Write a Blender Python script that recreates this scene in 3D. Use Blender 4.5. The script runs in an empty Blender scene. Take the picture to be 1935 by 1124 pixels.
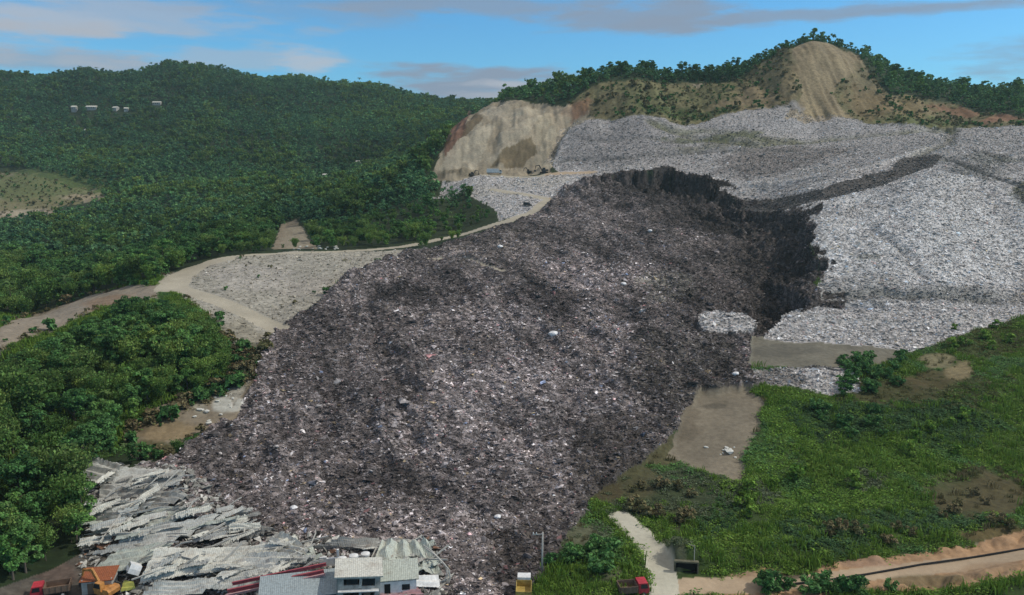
import bpy, bmesh, math, random
import numpy as np
from mathutils import Vector, Matrix, Euler

random.seed(7)
RNG = np.random.default_rng(11)
S = bpy.context.scene
COL = S.collection

# ------------------------------------------------------------------ camera
W, HH = 1935.0, 1124.0
FPX = 1518.6
CAMH = 66.0
PIT = math.atan((562.0 - 300.0) / FPX)
CP_, SP_ = math.cos(PIT), math.sin(PIT)
cam = bpy.data.cameras.new('camera')
cam.sensor_width = 36.0
cam.lens = 36.0 * FPX / W
cam.clip_start = 1.0
cam.clip_end = 12000.0
camo = bpy.data.objects.new('camera', cam)
camo.location = (0, 0, CAMH)
camo.rotation_euler = (math.pi / 2 - PIT, 0, 0)
COL.objects.link(camo)
S.camera = camo
S.view_settings.view_transform = 'Standard'
S.view_settings.look = 'None'
S.view_settings.exposure = 0.0
S.view_settings.gamma = 1.0


def unproj(px, py, Y):
    """world point seen at photo pixel px,py at forward distance Y"""
    v = -(py - 562.0) / FPX
    u = (px - 967.5) / FPX
    D = Y / (CP_ + v * SP_)
    return u * D, Y, CAMH + D * (-SP_ + v * CP_)


# ------------------------------------------------------------------ noise
def _h(i, j, seed):
    n = (i.astype(np.int64) * 374761393 + j.astype(np.int64) * 668265263 + seed * 974711) & 0x7fffffff
    n = ((n ^ (n >> 13)) * 1274126177) & 0x7fffffff
    n = (n ^ (n >> 16)) & 0xffff
    return n / 65535.0


def vnoise(x, y, seed=0):
    xi = np.floor(x); yi = np.floor(y)
    fx = x - xi; fy = y - yi
    fx = fx * fx * (3 - 2 * fx); fy = fy * fy * (3 - 2 * fy)
    a = _h(xi, yi, seed); b = _h(xi + 1, yi, seed)
    c = _h(xi, yi + 1, seed); d = _h(xi + 1, yi + 1, seed)
    return (a * (1 - fx) + b * fx) * (1 - fy) + (c * (1 - fx) + d * fx) * fy


def fbm(x, y, sc, oct=4, seed=0):
    t = 0.0; a = 1.0; s = 0.0
    x = x / sc; y = y / sc
    for k in range(oct):
        t = t + a * (vnoise(x + 17.3 * k, y - 9.1 * k, seed + k) - 0.5)
        s += a; a *= 0.55; x = x * 2.03; y = y * 2.03
    return t / s * 2.0      # about -1..1


# ------------------------------------------------------------------ terrain control points: photo pixel and real distance
CPTS = [
 # near strip
 (0,1124,113),(300,1124,114),(650,1124,114),(1000,1124,114),(1250,1124,115),(1600,1124,114),(1935,1124,112),
 (1935,1060,122),(1600,1085,121),(1300,1085,121),(1250,1040,128),(1180,980,139),
 # slide
 (1000,1000,135),(700,1000,136),(450,1000,136),(1100,930,150),(800,900,156),(500,880,161),(600,800,182),(900,800,182),(1150,840,173),
 (700,700,212),(1000,700,213),(1300,720,206),(550,680,218),(650,600,250),(900,600,255),(1150,600,257),(1350,620,248),
 (760,520,298),(950,510,308),(1150,500,316),(1350,500,318),(1480,500,318),(1480,560,280),
 (900,455,355),(1050,430,378),(1200,420,388),(1350,420,388),(1450,430,372),
 (1100,375,425),(1250,365,432),(1330,380,420),
 # head of the slide and terrace above
 (1100,340,465),(1270,325,480),(1400,372,425),(1400,340,452),
 # road ridge at left
 (520,625,243),(420,560,270),(340,530,292),(300,525,296),(420,490,325),(560,478,338),(760,466,357),(900,435,383),(1000,402,407),(1035,378,430),
 (560,550,278),(640,515,298),
 # terrace of the diggers
 (1000,352,460),(880,350,468),(820,372,448),(940,400,412),(1000,328,500),(880,330,502),(820,326,510),
 # bare cut above
 (826,305,520),(850,270,545),(880,225,580),(905,208,596),(960,196,602),(1030,200,596),(1060,225,575),(1050,280,532),(1000,290,532),(930,292,530),(930,250,556),(1000,245,558),(880,292,526),
 # upper waste terraces
 (1100,300,510),(1100,250,545),(1300,305,498),(1300,265,530),(1300,238,560),(1500,305,468),(1500,265,520),(1540,222,565),
 (1700,315,425),(1700,262,505),(1800,270,470),(1935,280,462),(1935,240,535),(1780,240,545),
 (1150,225,565),(1650,225,560),
 # big pale face
 (1560,345,402),(1620,395,352),(1750,348,362),(1900,335,395),(1935,400,345),(1530,440,326),(1550,510,296),(1560,568,270),(1700,572,268),(1850,575,266),(1935,560,275),
 (1750,450,312),
 # benches below
 (1600,600,258),(1500,605,256),(1650,650,232),(1450,645,233),(1560,690,212),(1560,738,200),(1440,715,208),(1700,664,229),(1850,615,248),(1935,598,254),
 # green slope right
 (1850,720,203),(1700,740,199),(1935,700,210),(1500,780,187),(1400,800,181),(1300,860,168),(1500,900,159),(1800,900,158),(1935,850,170),(1700,980,140),(1450,1000,136),(1935,1000,136),
 (1350,760,194),
 # hill with the scar
 (1540,78,642),(1480,98,640),(1440,122,640),(1380,145,645),(1300,152,640),(1200,140,622),(1130,155,604),(1070,195,592),
 (1600,95,648),(1650,118,655),(1720,150,655),(1800,170,655),(1935,172,655),(1540,150,600),(1640,190,592),(1440,180,590),(1300,200,585),(1850,215,590),
 # behind that hill
 (1540,235,820),(1200,235,800),(1900,250,850),
 # wood behind the road ridge
 (640,455,390),(760,445,392),(860,420,412),(700,400,470),(560,440,430),(400,470,390),(840,380,480),(700,350,600),(560,400,560),(780,325,640),
 (300,420,600),(100,440,590),(200,520,400),(60,600,300),(60,520,400),(300,490,420),
 # bare bank at far left
 (220,555,283),(150,585,253),(60,625,222),(0,655,202),(-120,700,180),
 # near wood left
 (400,680,214),(300,700,205),(150,720,200),(250,790,183),(350,800,181),(100,880,160),(50,1000,136),(250,860,165),(0,780,186),
 # pale clearing
 (60,345,800),(150,385,720),(40,405,690),(0,330,850),
 # left mountain
 (0,150,1300),(160,142,1300),(320,125,1300),(420,135,1320),(500,156,1340),(560,150,1400),(650,160,1350),(720,165,1330),(800,188,1300),(880,200,1280),(1000,215,1250),
 (150,210,1130),(320,195,1150),(600,220,1120),(300,270,980),(100,270,980),(500,300,880),(700,280,950),(820,250,1000),(400,340,780),(250,350,780),(600,340,780),
 (-150,160,1300),(-150,300,900),(-150,420,620),(-150,560,330),
]
# plain plan points x, y, z
PLAN = [(-1100,2200,120),(0,2200,110),(900,2200,80),(-400,1700,150),(300,1500,90),(700,1100,70),(1400,2200,60),(900,650,100),(600,560,92),
        (-1400,1300,190),(-1900,2200,140),(-800,1700,160),(-120,85,0),(0,85,0),(120,85,0),(-250,120,5),(250,140,6),(300,300,30),(420,420,70),(-400,300,15),(-500,420,18),(1200,1300,60)]


def ulog(x, y):
    return x / y * 2.5, np.log(y)


_pts = [unproj(*c) for c in CPTS] + PLAN
_P = np.array(_pts, float)
_a, _b = ulog(_P[:, 0], _P[:, 1])
_C = np.stack([_a, _b], 1)
_n = len(_C)
_K = np.sqrt(((_C[:, None] - _C[None]) ** 2).sum(-1) + 0.0016)
_K -= np.eye(_n) * 0.004
_A = np.zeros((_n + 3, _n + 3))
_A[:_n, :_n] = _K
_A[:_n, _n] = 1; _A[:_n, _n + 1:] = _C
_A[_n, :_n] = 1; _A[_n + 1:, :_n] = _C.T
_w = np.linalg.solve(_A, np.concatenate([_P[:, 2], [0, 0, 0]]))

NU, NV = 1420, 940
U = np.linspace(-0.90, 0.90, NU)
LV = np.linspace(math.log(92.0), math.log(2700.0), NV)
GU, GL = np.meshgrid(U, LV)
GY = np.exp(GL); GX = GU * GY
Z = np.zeros_like(GU)
for i in range(0, NV, 20):
    a = (GU[i:i + 20] * 2.5).ravel(); b = GL[i:i + 20].ravel()
    r = np.sqrt((a[:, None] - _C[None, :, 0]) ** 2 + (b[:, None] - _C[None, :, 1]) ** 2 + 0.0016)
    Z[i:i + 20] = (r @ _w[:_n] + _w[_n] + _w[_n + 1] * a + _w[_n + 2] * b).reshape(-1, NU)


def gidx(x, y):
    fu = (x / y - U[0]) / (U[1] - U[0]); fv = (np.log(y) - LV[0]) / (LV[1] - LV[0])
    return np.clip(fu, 0, NU - 1.001), np.clip(fv, 0, NV - 1.001)


def hgt(x, y):
    fu, fv = gidx(np.asarray(x, float), np.asarray(y, float))
    i = fu.astype(int); j = fv.astype(int); a = fu - i; b = fv - j
    return (Z[j, i] * (1 - a) + Z[j, i + 1] * a) * (1 - b) + (Z[j + 1, i] * (1 - a) + Z[j + 1, i + 1] * a) * b


_YS = np.exp(np.linspace(math.log(93), math.log(2600), 1600))


def hit(px, py, lift=0.0):
    """first terrain point along the sight line of a photo pixel"""
    v = -(py - 562.0) / FPX; u = (px - 967.5) / FPX
    D = _YS / (CP_ + v * SP_)
    zz = CAMH + D * (-SP_ + v * CP_) - lift
    g = hgt(u * D, _YS) - zz
    k = np.argmax(g > 0)
    if g[k] <= 0:
        k = int(np.argmax(g))          # grazes a crest: nearest approach
        return float(u * D[k]), float(_YS[k]), float(hgt(u * D[k], _YS[k]))
    if k == 0:
        y = _YS[0]
    else:
        t = g[k - 1] / (g[k - 1] - g[k])
        y = _YS[k - 1] + (_YS[k] - _YS[k - 1]) * t
    d = y / (CP_ + v * SP_)
    return float(u * d), float(y), float(hgt(u * d, y))


def plan_poly(px):
    q = [hit(*p) for p in px]
    return np.array([[(x / y - U[0]) / (U[1] - U[0]), (math.log(y) - LV[0]) / (LV[1] - LV[0])] for x, y, z in q])


II, JJ = np.meshgrid(np.arange(NU, dtype=float), np.arange(NV, dtype=float))
_wob = fbm(GX, GY, 9.0, 4, 5); _wob2 = fbm(GX, GY, 9.0, 4, 15)


def inside(poly, wob=0.0):
    s = 260.0 / GY * wob * 2.0
    x = II + _wob * s; y = JJ + _wob2 * s
    x0, y0 = np.floor(poly.min(0)).astype(int) - 12; x1, y1 = np.ceil(poly.max(0)).astype(int) + 12
    x0 = max(x0, 0); y0 = max(y0, 0); x1 = min(x1, NU); y1 = min(y1, NV)
    m = np.zeros(II.shape, bool)
    if x1 <= x0 or y1 <= y0: return m
    xs = x[y0:y1, x0:x1]; ys = y[y0:y1, x0:x1]
    c = np.zeros(xs.shape, bool)
    n = len(poly)
    for i in range(n):
        xa, ya = poly[i]; xb, yb = poly[(i + 1) % n]
        if ya == yb: continue
        k = ((ya > ys) != (yb > ys)) & (xs < (xb - xa) * (ys - ya) / (yb - ya) + xa)
        c ^= k
    m[y0:y1, x0:x1] = c
    return m


def pdist(path, closed=False):
    """plan distance in metres from every grid point to a polyline of world points"""
    d = np.full(GX.shape, 1e9)
    n = len(path)
    for i in range(n if closed else n - 1):
        ax, ay = path[i][:2]; bx, by = path[(i + 1) % n][:2]
        L2 = (bx - ax) ** 2 + (by - ay) ** 2 + 1e-9
        t = np.clip(((GX - ax) * (bx - ax) + (GY - ay) * (by - ay)) / L2, 0, 1)
        d = np.minimum(d, np.hypot(GX - ax - t * (bx - ax), GY - ay - t * (by - ay)))
    return d


def blur(a, r):
    for ax in (0, 1):
        p = [(0, 0), (0, 0)]; p[ax] = (r + 1, r)
        c = np.cumsum(np.pad(a, p, mode='edge'), axis=ax)
        n = a.shape[ax]
        a = (np.take(c, range(2 * r + 1, 2 * r + 1 + n), axis=ax) - np.take(c, range(0, n), axis=ax)) / (2 * r + 1)
    return a
# ------------------------------------------------------------------ what lies where (outlines read off the photo, dropped on the ground)
P_SLIDE = plan_poly([(1270,322),(1330,345),(1385,375),(1405,392),(1460,398),(1512,408),(1530,450),(1550,505),(1542,575),(1440,608),(1422,650),(1416,695),(1442,730),(1400,738),(1335,740),(1288,795),(1240,850),(1185,890),(1135,925),(1110,975),(1060,1030),(1035,1080),(1010,1124),(990,1160),(800,1160),(560,1160),(250,1100),(170,1000),(170,900),(250,880),(330,870),(400,805),(445,785),(480,720),(500,650),(540,612),(600,580),(680,510),(760,487),(800,476),(840,462),(930,435),(1005,407),(1040,378),(1070,352),(1110,338),(1180,328)])
P_WHITE = plan_poly([(1040,378),(1000,402),(945,418),(935,395),(860,368),(812,376),(835,345),(870,336),(1060,328),(1030,300),(1060,235),(1100,222),(1290,235),(1420,205),(1520,212),(1600,220),(1740,240),(1935,236),(2080,240),(2080,600),(1935,600),(1840,622),(1770,650),(1720,668),(1440,642),(1480,600),(1540,575),(1552,505),(1530,450),(1512,408),(1460,398),(1405,392),(1385,375),(1330,345),(1270,322),(1180,328),(1110,338),(1070,352)])
P_LOW = plan_poly([(1408,700),(1500,690),(1610,690),(1625,740),(1540,740),(1440,728)])
P_SACK = plan_poly([(1322,598),(1410,600),(1424,620),(1415,640),(1335,632),(1320,612)])
P_LEFT = plan_poly([(300,520),(420,488),(560,474),(800,470),(800,486),(760,487),(680,510),(600,580),(540,612),(500,650),(495,690),(440,770),(430,740),(430,650),(400,600),(340,560)])
P_BENCH = plan_poly([(1420,640),(1500,646),(1690,660),(1720,668),(1660,690),(1620,700),(1440,690),(1412,690)])
P_MUD = plan_poly([(1330,736),(1400,732),(1456,745),(1440,800),(1404,850),(1404,912),(1372,914),(1340,890),(1250,866),(1278,800)])
P_GRASS = plan_poly([(1450,745),(1620,742),(1720,668),(1770,650),(1840,622),(1935,600),(2100,590),(2100,1040),(1935,1010),(1680,1050),(1380,1085),(1280,1095),(1250,1030),(1190,960),(1130,940),(1180,880),(1205,830),(1262,858),(1372,908),(1397,903)])
P_GRASS2 = plan_poly([(1130,950),(1050,1040),(1035,1080),(1000,1124),(960,1180),(1260,1180),(1245,1060),(1200,1000),(1150,960)])
P_BAREL = plan_poly([(230,830),(300,775),(380,750),(450,700),(490,690),(470,740),(445,785),(400,805),(330,860),(250,860)])
P_BANK = plan_poly([(-120,690),(0,620),(60,595),(150,565),(230,542),(300,540),(300,565),(210,580),(130,612),(0,672),(-120,740)])
P_CUT = plan_poly([(812,330),(828,300),(852,262),(885,212),(950,193),(1045,196),(1110,205),(1125,222),(1075,240),(1055,270),(1040,325),(870,336),(830,342)])
P_HILL = plan_poly([(1060,235),(1060,205),(1110,165),(1200,150),(1300,155),(1400,150),(1450,112),(1500,82),(1570,76),(1620,95),(1640,130),(1680,175),(1800,192),(1935,222),(2080,230),(2080,240),(1935,236),(1740,240),(1600,220),(1520,212),(1420,205),(1290,235),(1100,222)])
P_SCAR = plan_poly([(1498,86),(1530,76),(1585,82),(1622,104),(1640,128),(1610,140),(1584,156),(1574,172),(1592,198),(1612,222),(1480,222),(1500,196),(1516,168),(1508,140),(1494,118)])
P_CLEAR = plan_poly([(-80,320),(40,325),(110,345),(190,362),(195,378),(110,388),(95,408),(40,405),(-80,420)])
P_SPUR = plan_poly([(515,472),(530,425),(560,415),(582,450),(600,470)])
P_DIRT = plan_poly([(1340,1124),(1380,1085),(1450,1070),(1500,1092),(1600,1060),(1750,1045),(1935,1010),(2100,990),(2100,1130),(1935,1095),(1700,1124),(1500,1140)])
P_SEAL = plan_poly([(1228,1180),(1226,1100),(1216,1060),(1190,1015),(1146,972),(1180,964),(1228,1000),(1268,1050),(1282,1100),(1288,1180)])
P_YARD = plan_poly([(-100,1180),(60,1090),(160,1040),(170,900),(330,880),(560,1000),(820,1010),(870,1090),(980,1124),(1010,1180)])
P_RED = plan_poly([(840,290),(870,212),(905,205),(880,250),(862,290),(838,305)])

ZONE = np.zeros(Z.shape, np.int8)          # 0 wooded hillside
(ZF, ZSL, ZW, ZR, ZB, ZG, ZSEAL, ZYARD, ZHILL) = range(9)
ZONE[inside(P_HILL, 1.0)] = ZHILL
ZONE[inside(P_CLEAR, 9.0)] = ZB
ZONE[inside(P_CUT, 2.5)] = ZB
ZONE[inside(P_BANK, 1.0)] = ZB
ZONE[inside(P_SPUR, 2.0)] = ZB
ZONE[inside(P_BAREL, 3.0)] = ZB
ZONE[inside(P_GRASS, 1.2)] = ZG
ZONE[inside(P_GRASS2, 0.6)] = ZG
ZONE[inside(P_DIRT, 0.6)] = ZB
ZONE[inside(P_YARD, 0.3)] = ZYARD
ZONE[inside(P_LEFT, 0.4)] = ZW
ZONE[inside(P_WHITE, 1.3)] = ZW
ZONE[inside(P_LOW, 1.4)] = ZW
m_slide = inside(P_SLIDE, 2.2)
ZONE[m_slide] = ZSL
ZONE[(ZONE == ZF) & (GX > 5) & (GY < 330)] = ZG
ZONE[(ZONE == ZG) & (GX > 5) & (GX < 96) & (GY > 222)] = ZSL
m_sack = inside(P_SACK, 4.0)
ZONE[m_sack] = ZW
m_bench = inside(P_BENCH, 1.3); m_mud = inside(P_MUD, 3.2)
ZONE[m_bench | m_mud] = ZB
m_scar = inside(P_SCAR, 3.0)
m_cut = inside(P_CUT, 1.0)
m_seal = inside(P_SEAL, 0.1)


def wpath(px): return [hit(*p) for p in px]


def track(px, half, zone=ZR):
    p = wpath(px)
    d = pdist(p)
    m = d < half + 0.5 * _wob
    ZONE[m] = zone
    return p, d


# graded tracks
T_MAIN, d_main = track([(330,540),(345,515),(400,492),(480,481),(560,478),(660,474),(760,466),(830,452),(900,435),(960,418),(1005,402),(1035,378)], 3.0)
_q = pdist(wpath([(322,545),(335,525),(370,505),(420,490)])); ZONE[_q < 5.5 + .8 * _wob] = ZR
T_LOOP, d_loop = track([(325,528),(345,548),(400,565),(450,585),(500,610),(525,622)], 3.4)
T_UP, d_up = track([(1035,376),(985,366),(930,358)], 2.8)
T_SIDE, d_side = track([(810,488),(860,492),(910,503),(950,514)], 1.0)
T_LANE, d_lane = track([(1400,388),(1480,385),(1560,366),(1640,345),(1720,318),(1740,300)], 5.5, ZW)
T_DIG, d_dig = track([(850,332),(930,331),(1040,329),(1120,326)], 3.0)
T_BOT, d_bot = track([(1250,1112),(1350,1106),(1460,1104),(1600,1088),(1760,1072),(1935,1046),(2060,1030)], 2.0)
ZONE[m_seal] = ZSEAL

# ------------------------------------------------------------------ relief
T_HEAD = wpath([(1070,352),(1110,338),(1180,328),(1270,322),(1330,345),(1385,375),(1405,392),(1460,398),(1512,408),(1530,450),(1550,505),(1542,575)])
d_head = pdist(T_HEAD)
d_rim = pdist(wpath([(1440,600),(1512,408),(1530,450),(1550,505),(1542,575)]))
ms = (ZONE == ZSL).astype(float)
jag = fbm(GX, GY * 0.4, 7.0, 3, 41)
_dd = d_head * np.where(ms > .5, 1, -1) + 5.0 * fbm(GX, GY, 10.0, 3, 45) + 3.0 * fbm(GX, GY, 3.2, 2, 47)
_nr = (d_head < 16) & ((ZONE == ZSL) | (ZONE == ZW)) & (GY > 285)
ZONE[_nr & (_dd > 0)] = ZSL; ZONE[_nr & (_dd <= 0)] = ZW
_left = np.clip((150 - GX) / 60, .28, 1) * np.clip((GX - 38) / 40, .12, 1) * np.where(GX > 100, np.clip((GY - 282) / 40, .2, 1), 1)
Z = Z - np.clip(_dd / 2.2, 0, 1) * (12.0 + 4.0 * jag) * _left * np.exp(-(np.maximum(_dd, 0) / 34.0) ** 2) * blur((ZONE == ZSL).astype(float), 1)
ms = (ZONE == ZSL).astype(float)
Z = Z + blur(ms, 1) * np.abs(fbm(GX, GY, 6.0, 3, 43)) * 7.0 * np.exp(-((d_head - 10) / 16.0) ** 2) * (GX < 130)
T_CLIFF = wpath([(1470,402),(1512,408),(1530,450),(1550,505)])
d_cliff = pdist(T_CLIFF)
Z = Z - blur(ms, 1) * 2.5 * np.exp(-(d_cliff / 10.0) ** 2)
# left edge: the slide stands a little proud of the pale bank it ran past
T_LE = wpath([(500,660),(540,612),(600,580),(680,510),(760,487)])
Z = Z + blur(ms, 1) * (1.2 + 1.5 * jag) * np.exp(-(pdist(T_LE) / 9.0) ** 2)
# the waste bench crack and the fringe below the grey bench
T_CR = wpath([(1552,574),(1600,578),(1665,577)])
Z = Z - 2.6 * np.exp(-(pdist(T_CR) / 1.8) ** 2)
msk = blur(m_sack.astype(float), 5)
Z = Z + msk * 2.0
# lane cut into the waste
Z = Z - 2.2 * np.exp(-(d_lane / 6.0) ** 2)
# hillside relief
mh = ((ZONE == ZHILL) | (m_cut)).astype(float)
Z = Z + blur(m_cut.astype(float), 2) * (fbm((GX - GY) * .7, (GX + GY) * .06, 9.0, 4, 69) * 3.2 - np.abs(fbm((GX - GY) * .7, (GX + GY) * .1, 16.0, 3, 73)) * 4.5 + fbm(GX, GY, 6.0, 4, 77) * 1.6)
Z = Z + blur(mh, 2) * (fbm(GX, GY * .12, 7.0, 4, 67) * 1.8 + fbm(GX, GY * 0.35, 26.0, 4, 61) * 3.5 - np.abs(fbm(GX, GY * 0.2, 11.0, 3, 63)) * 2.5)
mf = blur((ZONE == ZF).astype(float), 3)
Z = Z - blur(m_scar.astype(float), 2) * np.abs(fbm(GX, GY * .1, 8.0, 3, 79)) * 4.0
Z = Z + mf * fbm(GX, GY, 140.0, 4, 71) * np.clip((GY - 420) / 38.0, 0, 15.0)
mg = blur((ZONE == ZG).astype(float), 2)
Z = Z + mg * (fbm(GX, GY, 9.0, 4, 81) * 0.9)
# eroded bank beside the dirt track
md = blur((inside(P_DIRT, .8) & (ZONE == ZB)).astype(float), 2)
Z = Z + md * (np.abs(fbm(GX, GY, 5.0, 4, 181)) * 2.6 - .3) * np.clip((d_bot - 2.2) / 2.5, 0, 1) + 1.0 * blur((ZONE == ZG).astype(float), 4) * np.exp(-((d_bot - 9) / 5.0) ** 2)
# weedy bank over the culvert
_cx, _cy, _cz = hit(1297, 1080)
Z = Z + 2.5 * np.exp(-(((GX - _cx) / 4.4) ** 2) - ((GY - _cy - 3.5) / 2.5) ** 4) * (ZONE != ZSEAL)
# sag of the mud pans
Z = Z - blur(m_mud.astype(float), 3) * 0.8 - blur(m_bench.astype(float), 3) * 0.5
Z0 = Z.copy()                                   # ground before rubbish relief
ridge = 1 - np.abs(fbm(GX + .35 * GY, GY * .42 - .2 * GX, 13.0, 4, 93)) * 2.4
lump = ridge * 1.9 * np.clip((GY - 105) / 60, .4, 1) + fbm(GX, GY, 16.0, 4, 91) * 1.5 + fbm(GX, GY, 4.2, 3, 95) * 0.6
Z = Z + blur(ms, 1) * (lump + np.abs(fbm(GX, GY, 1.6, 2, 99)) * 0.3)
mw = blur((ZONE == ZW).astype(float), 1)
left_soft = blur(inside(P_LEFT).astype(float), 2)


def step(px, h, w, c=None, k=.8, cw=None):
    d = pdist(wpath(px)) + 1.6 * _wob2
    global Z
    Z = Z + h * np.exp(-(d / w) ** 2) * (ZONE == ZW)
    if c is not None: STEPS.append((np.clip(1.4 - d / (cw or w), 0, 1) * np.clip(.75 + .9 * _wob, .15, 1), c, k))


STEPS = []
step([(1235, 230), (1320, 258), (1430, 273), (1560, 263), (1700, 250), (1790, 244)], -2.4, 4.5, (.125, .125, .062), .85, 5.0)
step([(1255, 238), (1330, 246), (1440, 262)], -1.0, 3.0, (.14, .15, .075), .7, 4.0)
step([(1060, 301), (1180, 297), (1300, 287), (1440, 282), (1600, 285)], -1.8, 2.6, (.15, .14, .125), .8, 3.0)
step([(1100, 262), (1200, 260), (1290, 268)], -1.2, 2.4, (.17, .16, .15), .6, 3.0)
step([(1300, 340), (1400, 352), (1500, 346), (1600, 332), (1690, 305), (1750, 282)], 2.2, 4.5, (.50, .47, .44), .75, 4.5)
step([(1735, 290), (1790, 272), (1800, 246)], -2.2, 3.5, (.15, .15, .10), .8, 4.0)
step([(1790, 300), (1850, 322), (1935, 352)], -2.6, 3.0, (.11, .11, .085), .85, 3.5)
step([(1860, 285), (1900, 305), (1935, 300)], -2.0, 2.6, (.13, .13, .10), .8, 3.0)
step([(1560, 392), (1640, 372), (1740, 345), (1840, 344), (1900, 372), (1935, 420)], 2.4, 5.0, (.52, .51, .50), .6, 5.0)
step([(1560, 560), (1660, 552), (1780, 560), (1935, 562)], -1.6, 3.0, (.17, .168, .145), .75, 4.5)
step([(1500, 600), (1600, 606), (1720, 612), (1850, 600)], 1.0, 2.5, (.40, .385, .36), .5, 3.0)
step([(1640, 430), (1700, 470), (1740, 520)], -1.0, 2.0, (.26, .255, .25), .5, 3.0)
Z = Z + mw * (1 - 0.6 * left_soft) * (fbm(GX, GY, 12.0, 3, 111) * 0.7 + fbm(GX, GY, 2.6, 3, 115) * 0.4)
mb = (ZONE == ZB).astype(float) * (1 - m_bench) * (1 - m_mud)
Z = Z + blur(mb, 1) * fbm(GX, GY, 4.0, 3, 121) * 0.5
# steep faces round the slide head: dark waste plus the right cliff's painted shade
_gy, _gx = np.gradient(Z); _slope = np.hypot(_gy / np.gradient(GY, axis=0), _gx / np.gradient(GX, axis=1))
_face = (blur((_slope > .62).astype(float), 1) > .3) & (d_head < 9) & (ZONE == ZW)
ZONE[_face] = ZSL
# buried flank ripples on the digger terrace front
# ------------------------------------------------------------------ colours of the ground itself
ALB = np.zeros(Z.shape + (3,))


def paint(mask, c, k=1.0):
    m = (np.asarray(mask, float) * k)[..., None]
    ALB[:] = ALB * (1 - m) + np.array(c) * m


_NF = [fbm(GX, GY, 6.0, 4, 301), fbm(GX, GY, 7.0, 4, 307), fbm(GX, GY, 5.0, 4, 311)]


def spot(px, py, rx, ry, c, k=1.0, zone=None, ns=6.0):
    """a patch of other growth or soil, as an irregular blot lying on the ground"""
    x, y, z = hit(px, py)
    xa, ya, _ = hit(px, min(py + ry, 1160)); xb, yb, _ = hit(px, py - ry)
    u0 = x / y; du = rx / FPX; l0 = math.log(y)
    dl = max(abs(math.log(yb) - math.log(ya)) / 2, 0.008); dl = min(dl, 0.25)
    i0, i1 = np.searchsorted(U, [u0 - du * 1.8, u0 + du * 1.8]); j0, j1 = np.searchsorted(LV, [l0 - dl * 1.8, l0 + dl * 1.8])
    w = np.s_[j0:j1, i0:i1]
    r = np.sqrt(((GU[w] - u0) / du) ** 2 + ((GL[w] - l0) / dl) ** 2) + _NF[int(px * 3 + py) % 3][w] * 0.55
    m = np.clip((1.15 - r) / 0.45, 0, 1); m = m * m * (3 - 2 * m)
    if zone is not None:
        zz = np.zeros(r.shape, bool)
        for q in (zone if isinstance(zone, tuple) else (zone,)): zz |= ZONE[w] == q
        m = m * zz
    m = (m * k)[..., None]
    ALB[w] = ALB[w] * (1 - m) + np.array(c) * m


n1 = fbm(GX, GY, 30.0, 4, 131); n2 = fbm(GX, GY, 5.0, 3, 141)
paint(np.ones(Z.shape), (0.035, 0.050, 0.020))
paint(np.clip(n1 * 1.2 + .3, 0, 1), (0.05, 0.062, 0.026), 0.6)
paint(ZONE == ZSL, (0.140, 0.120, 0.114))
paint(ZONE == ZW, (0.42, 0.40, 0.385))
paint(ZONE == ZR, (0.44, 0.40, 0.32)); paint((ZONE == ZR) & (GX > 20), (0.47, 0.36, 0.25))
paint(ZONE == ZB, (0.28, 0.235, 0.175)); paint(inside(P_DIRT, .8) & (ZONE == ZB), (0.46, 0.29, 0.165))
paint(ZONE == ZG, (0.050, 0.085, 0.022))
paint(ZONE == ZSEAL, (0.47, 0.45, 0.375))
paint(ZONE == ZYARD, (0.085, 0.075, 0.062))
paint(ZONE == ZHILL, (0.150, 0.135, 0.065))
# slide: darker and paler streaks of waste
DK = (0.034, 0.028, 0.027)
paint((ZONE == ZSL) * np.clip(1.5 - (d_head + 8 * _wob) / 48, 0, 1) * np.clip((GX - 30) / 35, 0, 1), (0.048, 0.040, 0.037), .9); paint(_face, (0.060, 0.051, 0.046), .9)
spot(1265,365,150,60,DK,.95,ZSL); spot(1400,415,140,36,DK,.9,ZSL); spot(1490,460,60,60,(0.045,0.038,0.036),.8,ZSL)  # last spot puts the right cliff's shade into the colour
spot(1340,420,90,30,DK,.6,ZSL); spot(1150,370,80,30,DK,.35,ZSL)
spot(900,760,300,130,(0.160,0.142,0.141),.85,ZSL); spot(1120,530,120,60,(0.190,0.160,0.153),.8,ZSL); spot(1000,600,120,40,(0.14,0.125,0.125),.6,ZSL)
spot(900,455,120,30,(0.17,0.145,0.125),.7,ZSL); spot(820,545,110,30,(0.05,0.042,0.042),.5,ZSL); spot(1010,560,80,28,(0.048,0.04,0.04),.6,ZSL); spot(660,610,120,40,(0.055,0.045,0.043),.5,ZSL)
spot(1330,560,130,50,(0.06,0.048,0.044),.55,ZSL); spot(1290,690,130,80,(0.055,0.050,0.040),.8,ZSL); spot(1150,860,90,90,(0.050,0.042,0.035),.85,ZSL)
spot(560,760,120,70,(0.06,0.05,0.05),.4,ZSL); spot(1000,1060,110,70,(0.045,0.036,0.029),.75,ZSL); spot(720,900,90,30,(0.05,0.046,0.044),.5,ZSL)
spot(1250,540,60,30,(0.13,0.13,0.10),.5,ZSL); spot(700,480,70,10,(0.15,.13,.12),.5,ZSL); spot(620,960,120,30,(0.13,0.115,0.11),.5,ZSL)
spot(850,960,120,30,(0.13,0.12,0.118),.6,ZSL); spot(380,860,60,25,(0.11,0.095,0.088),.6,ZSL)
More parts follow.
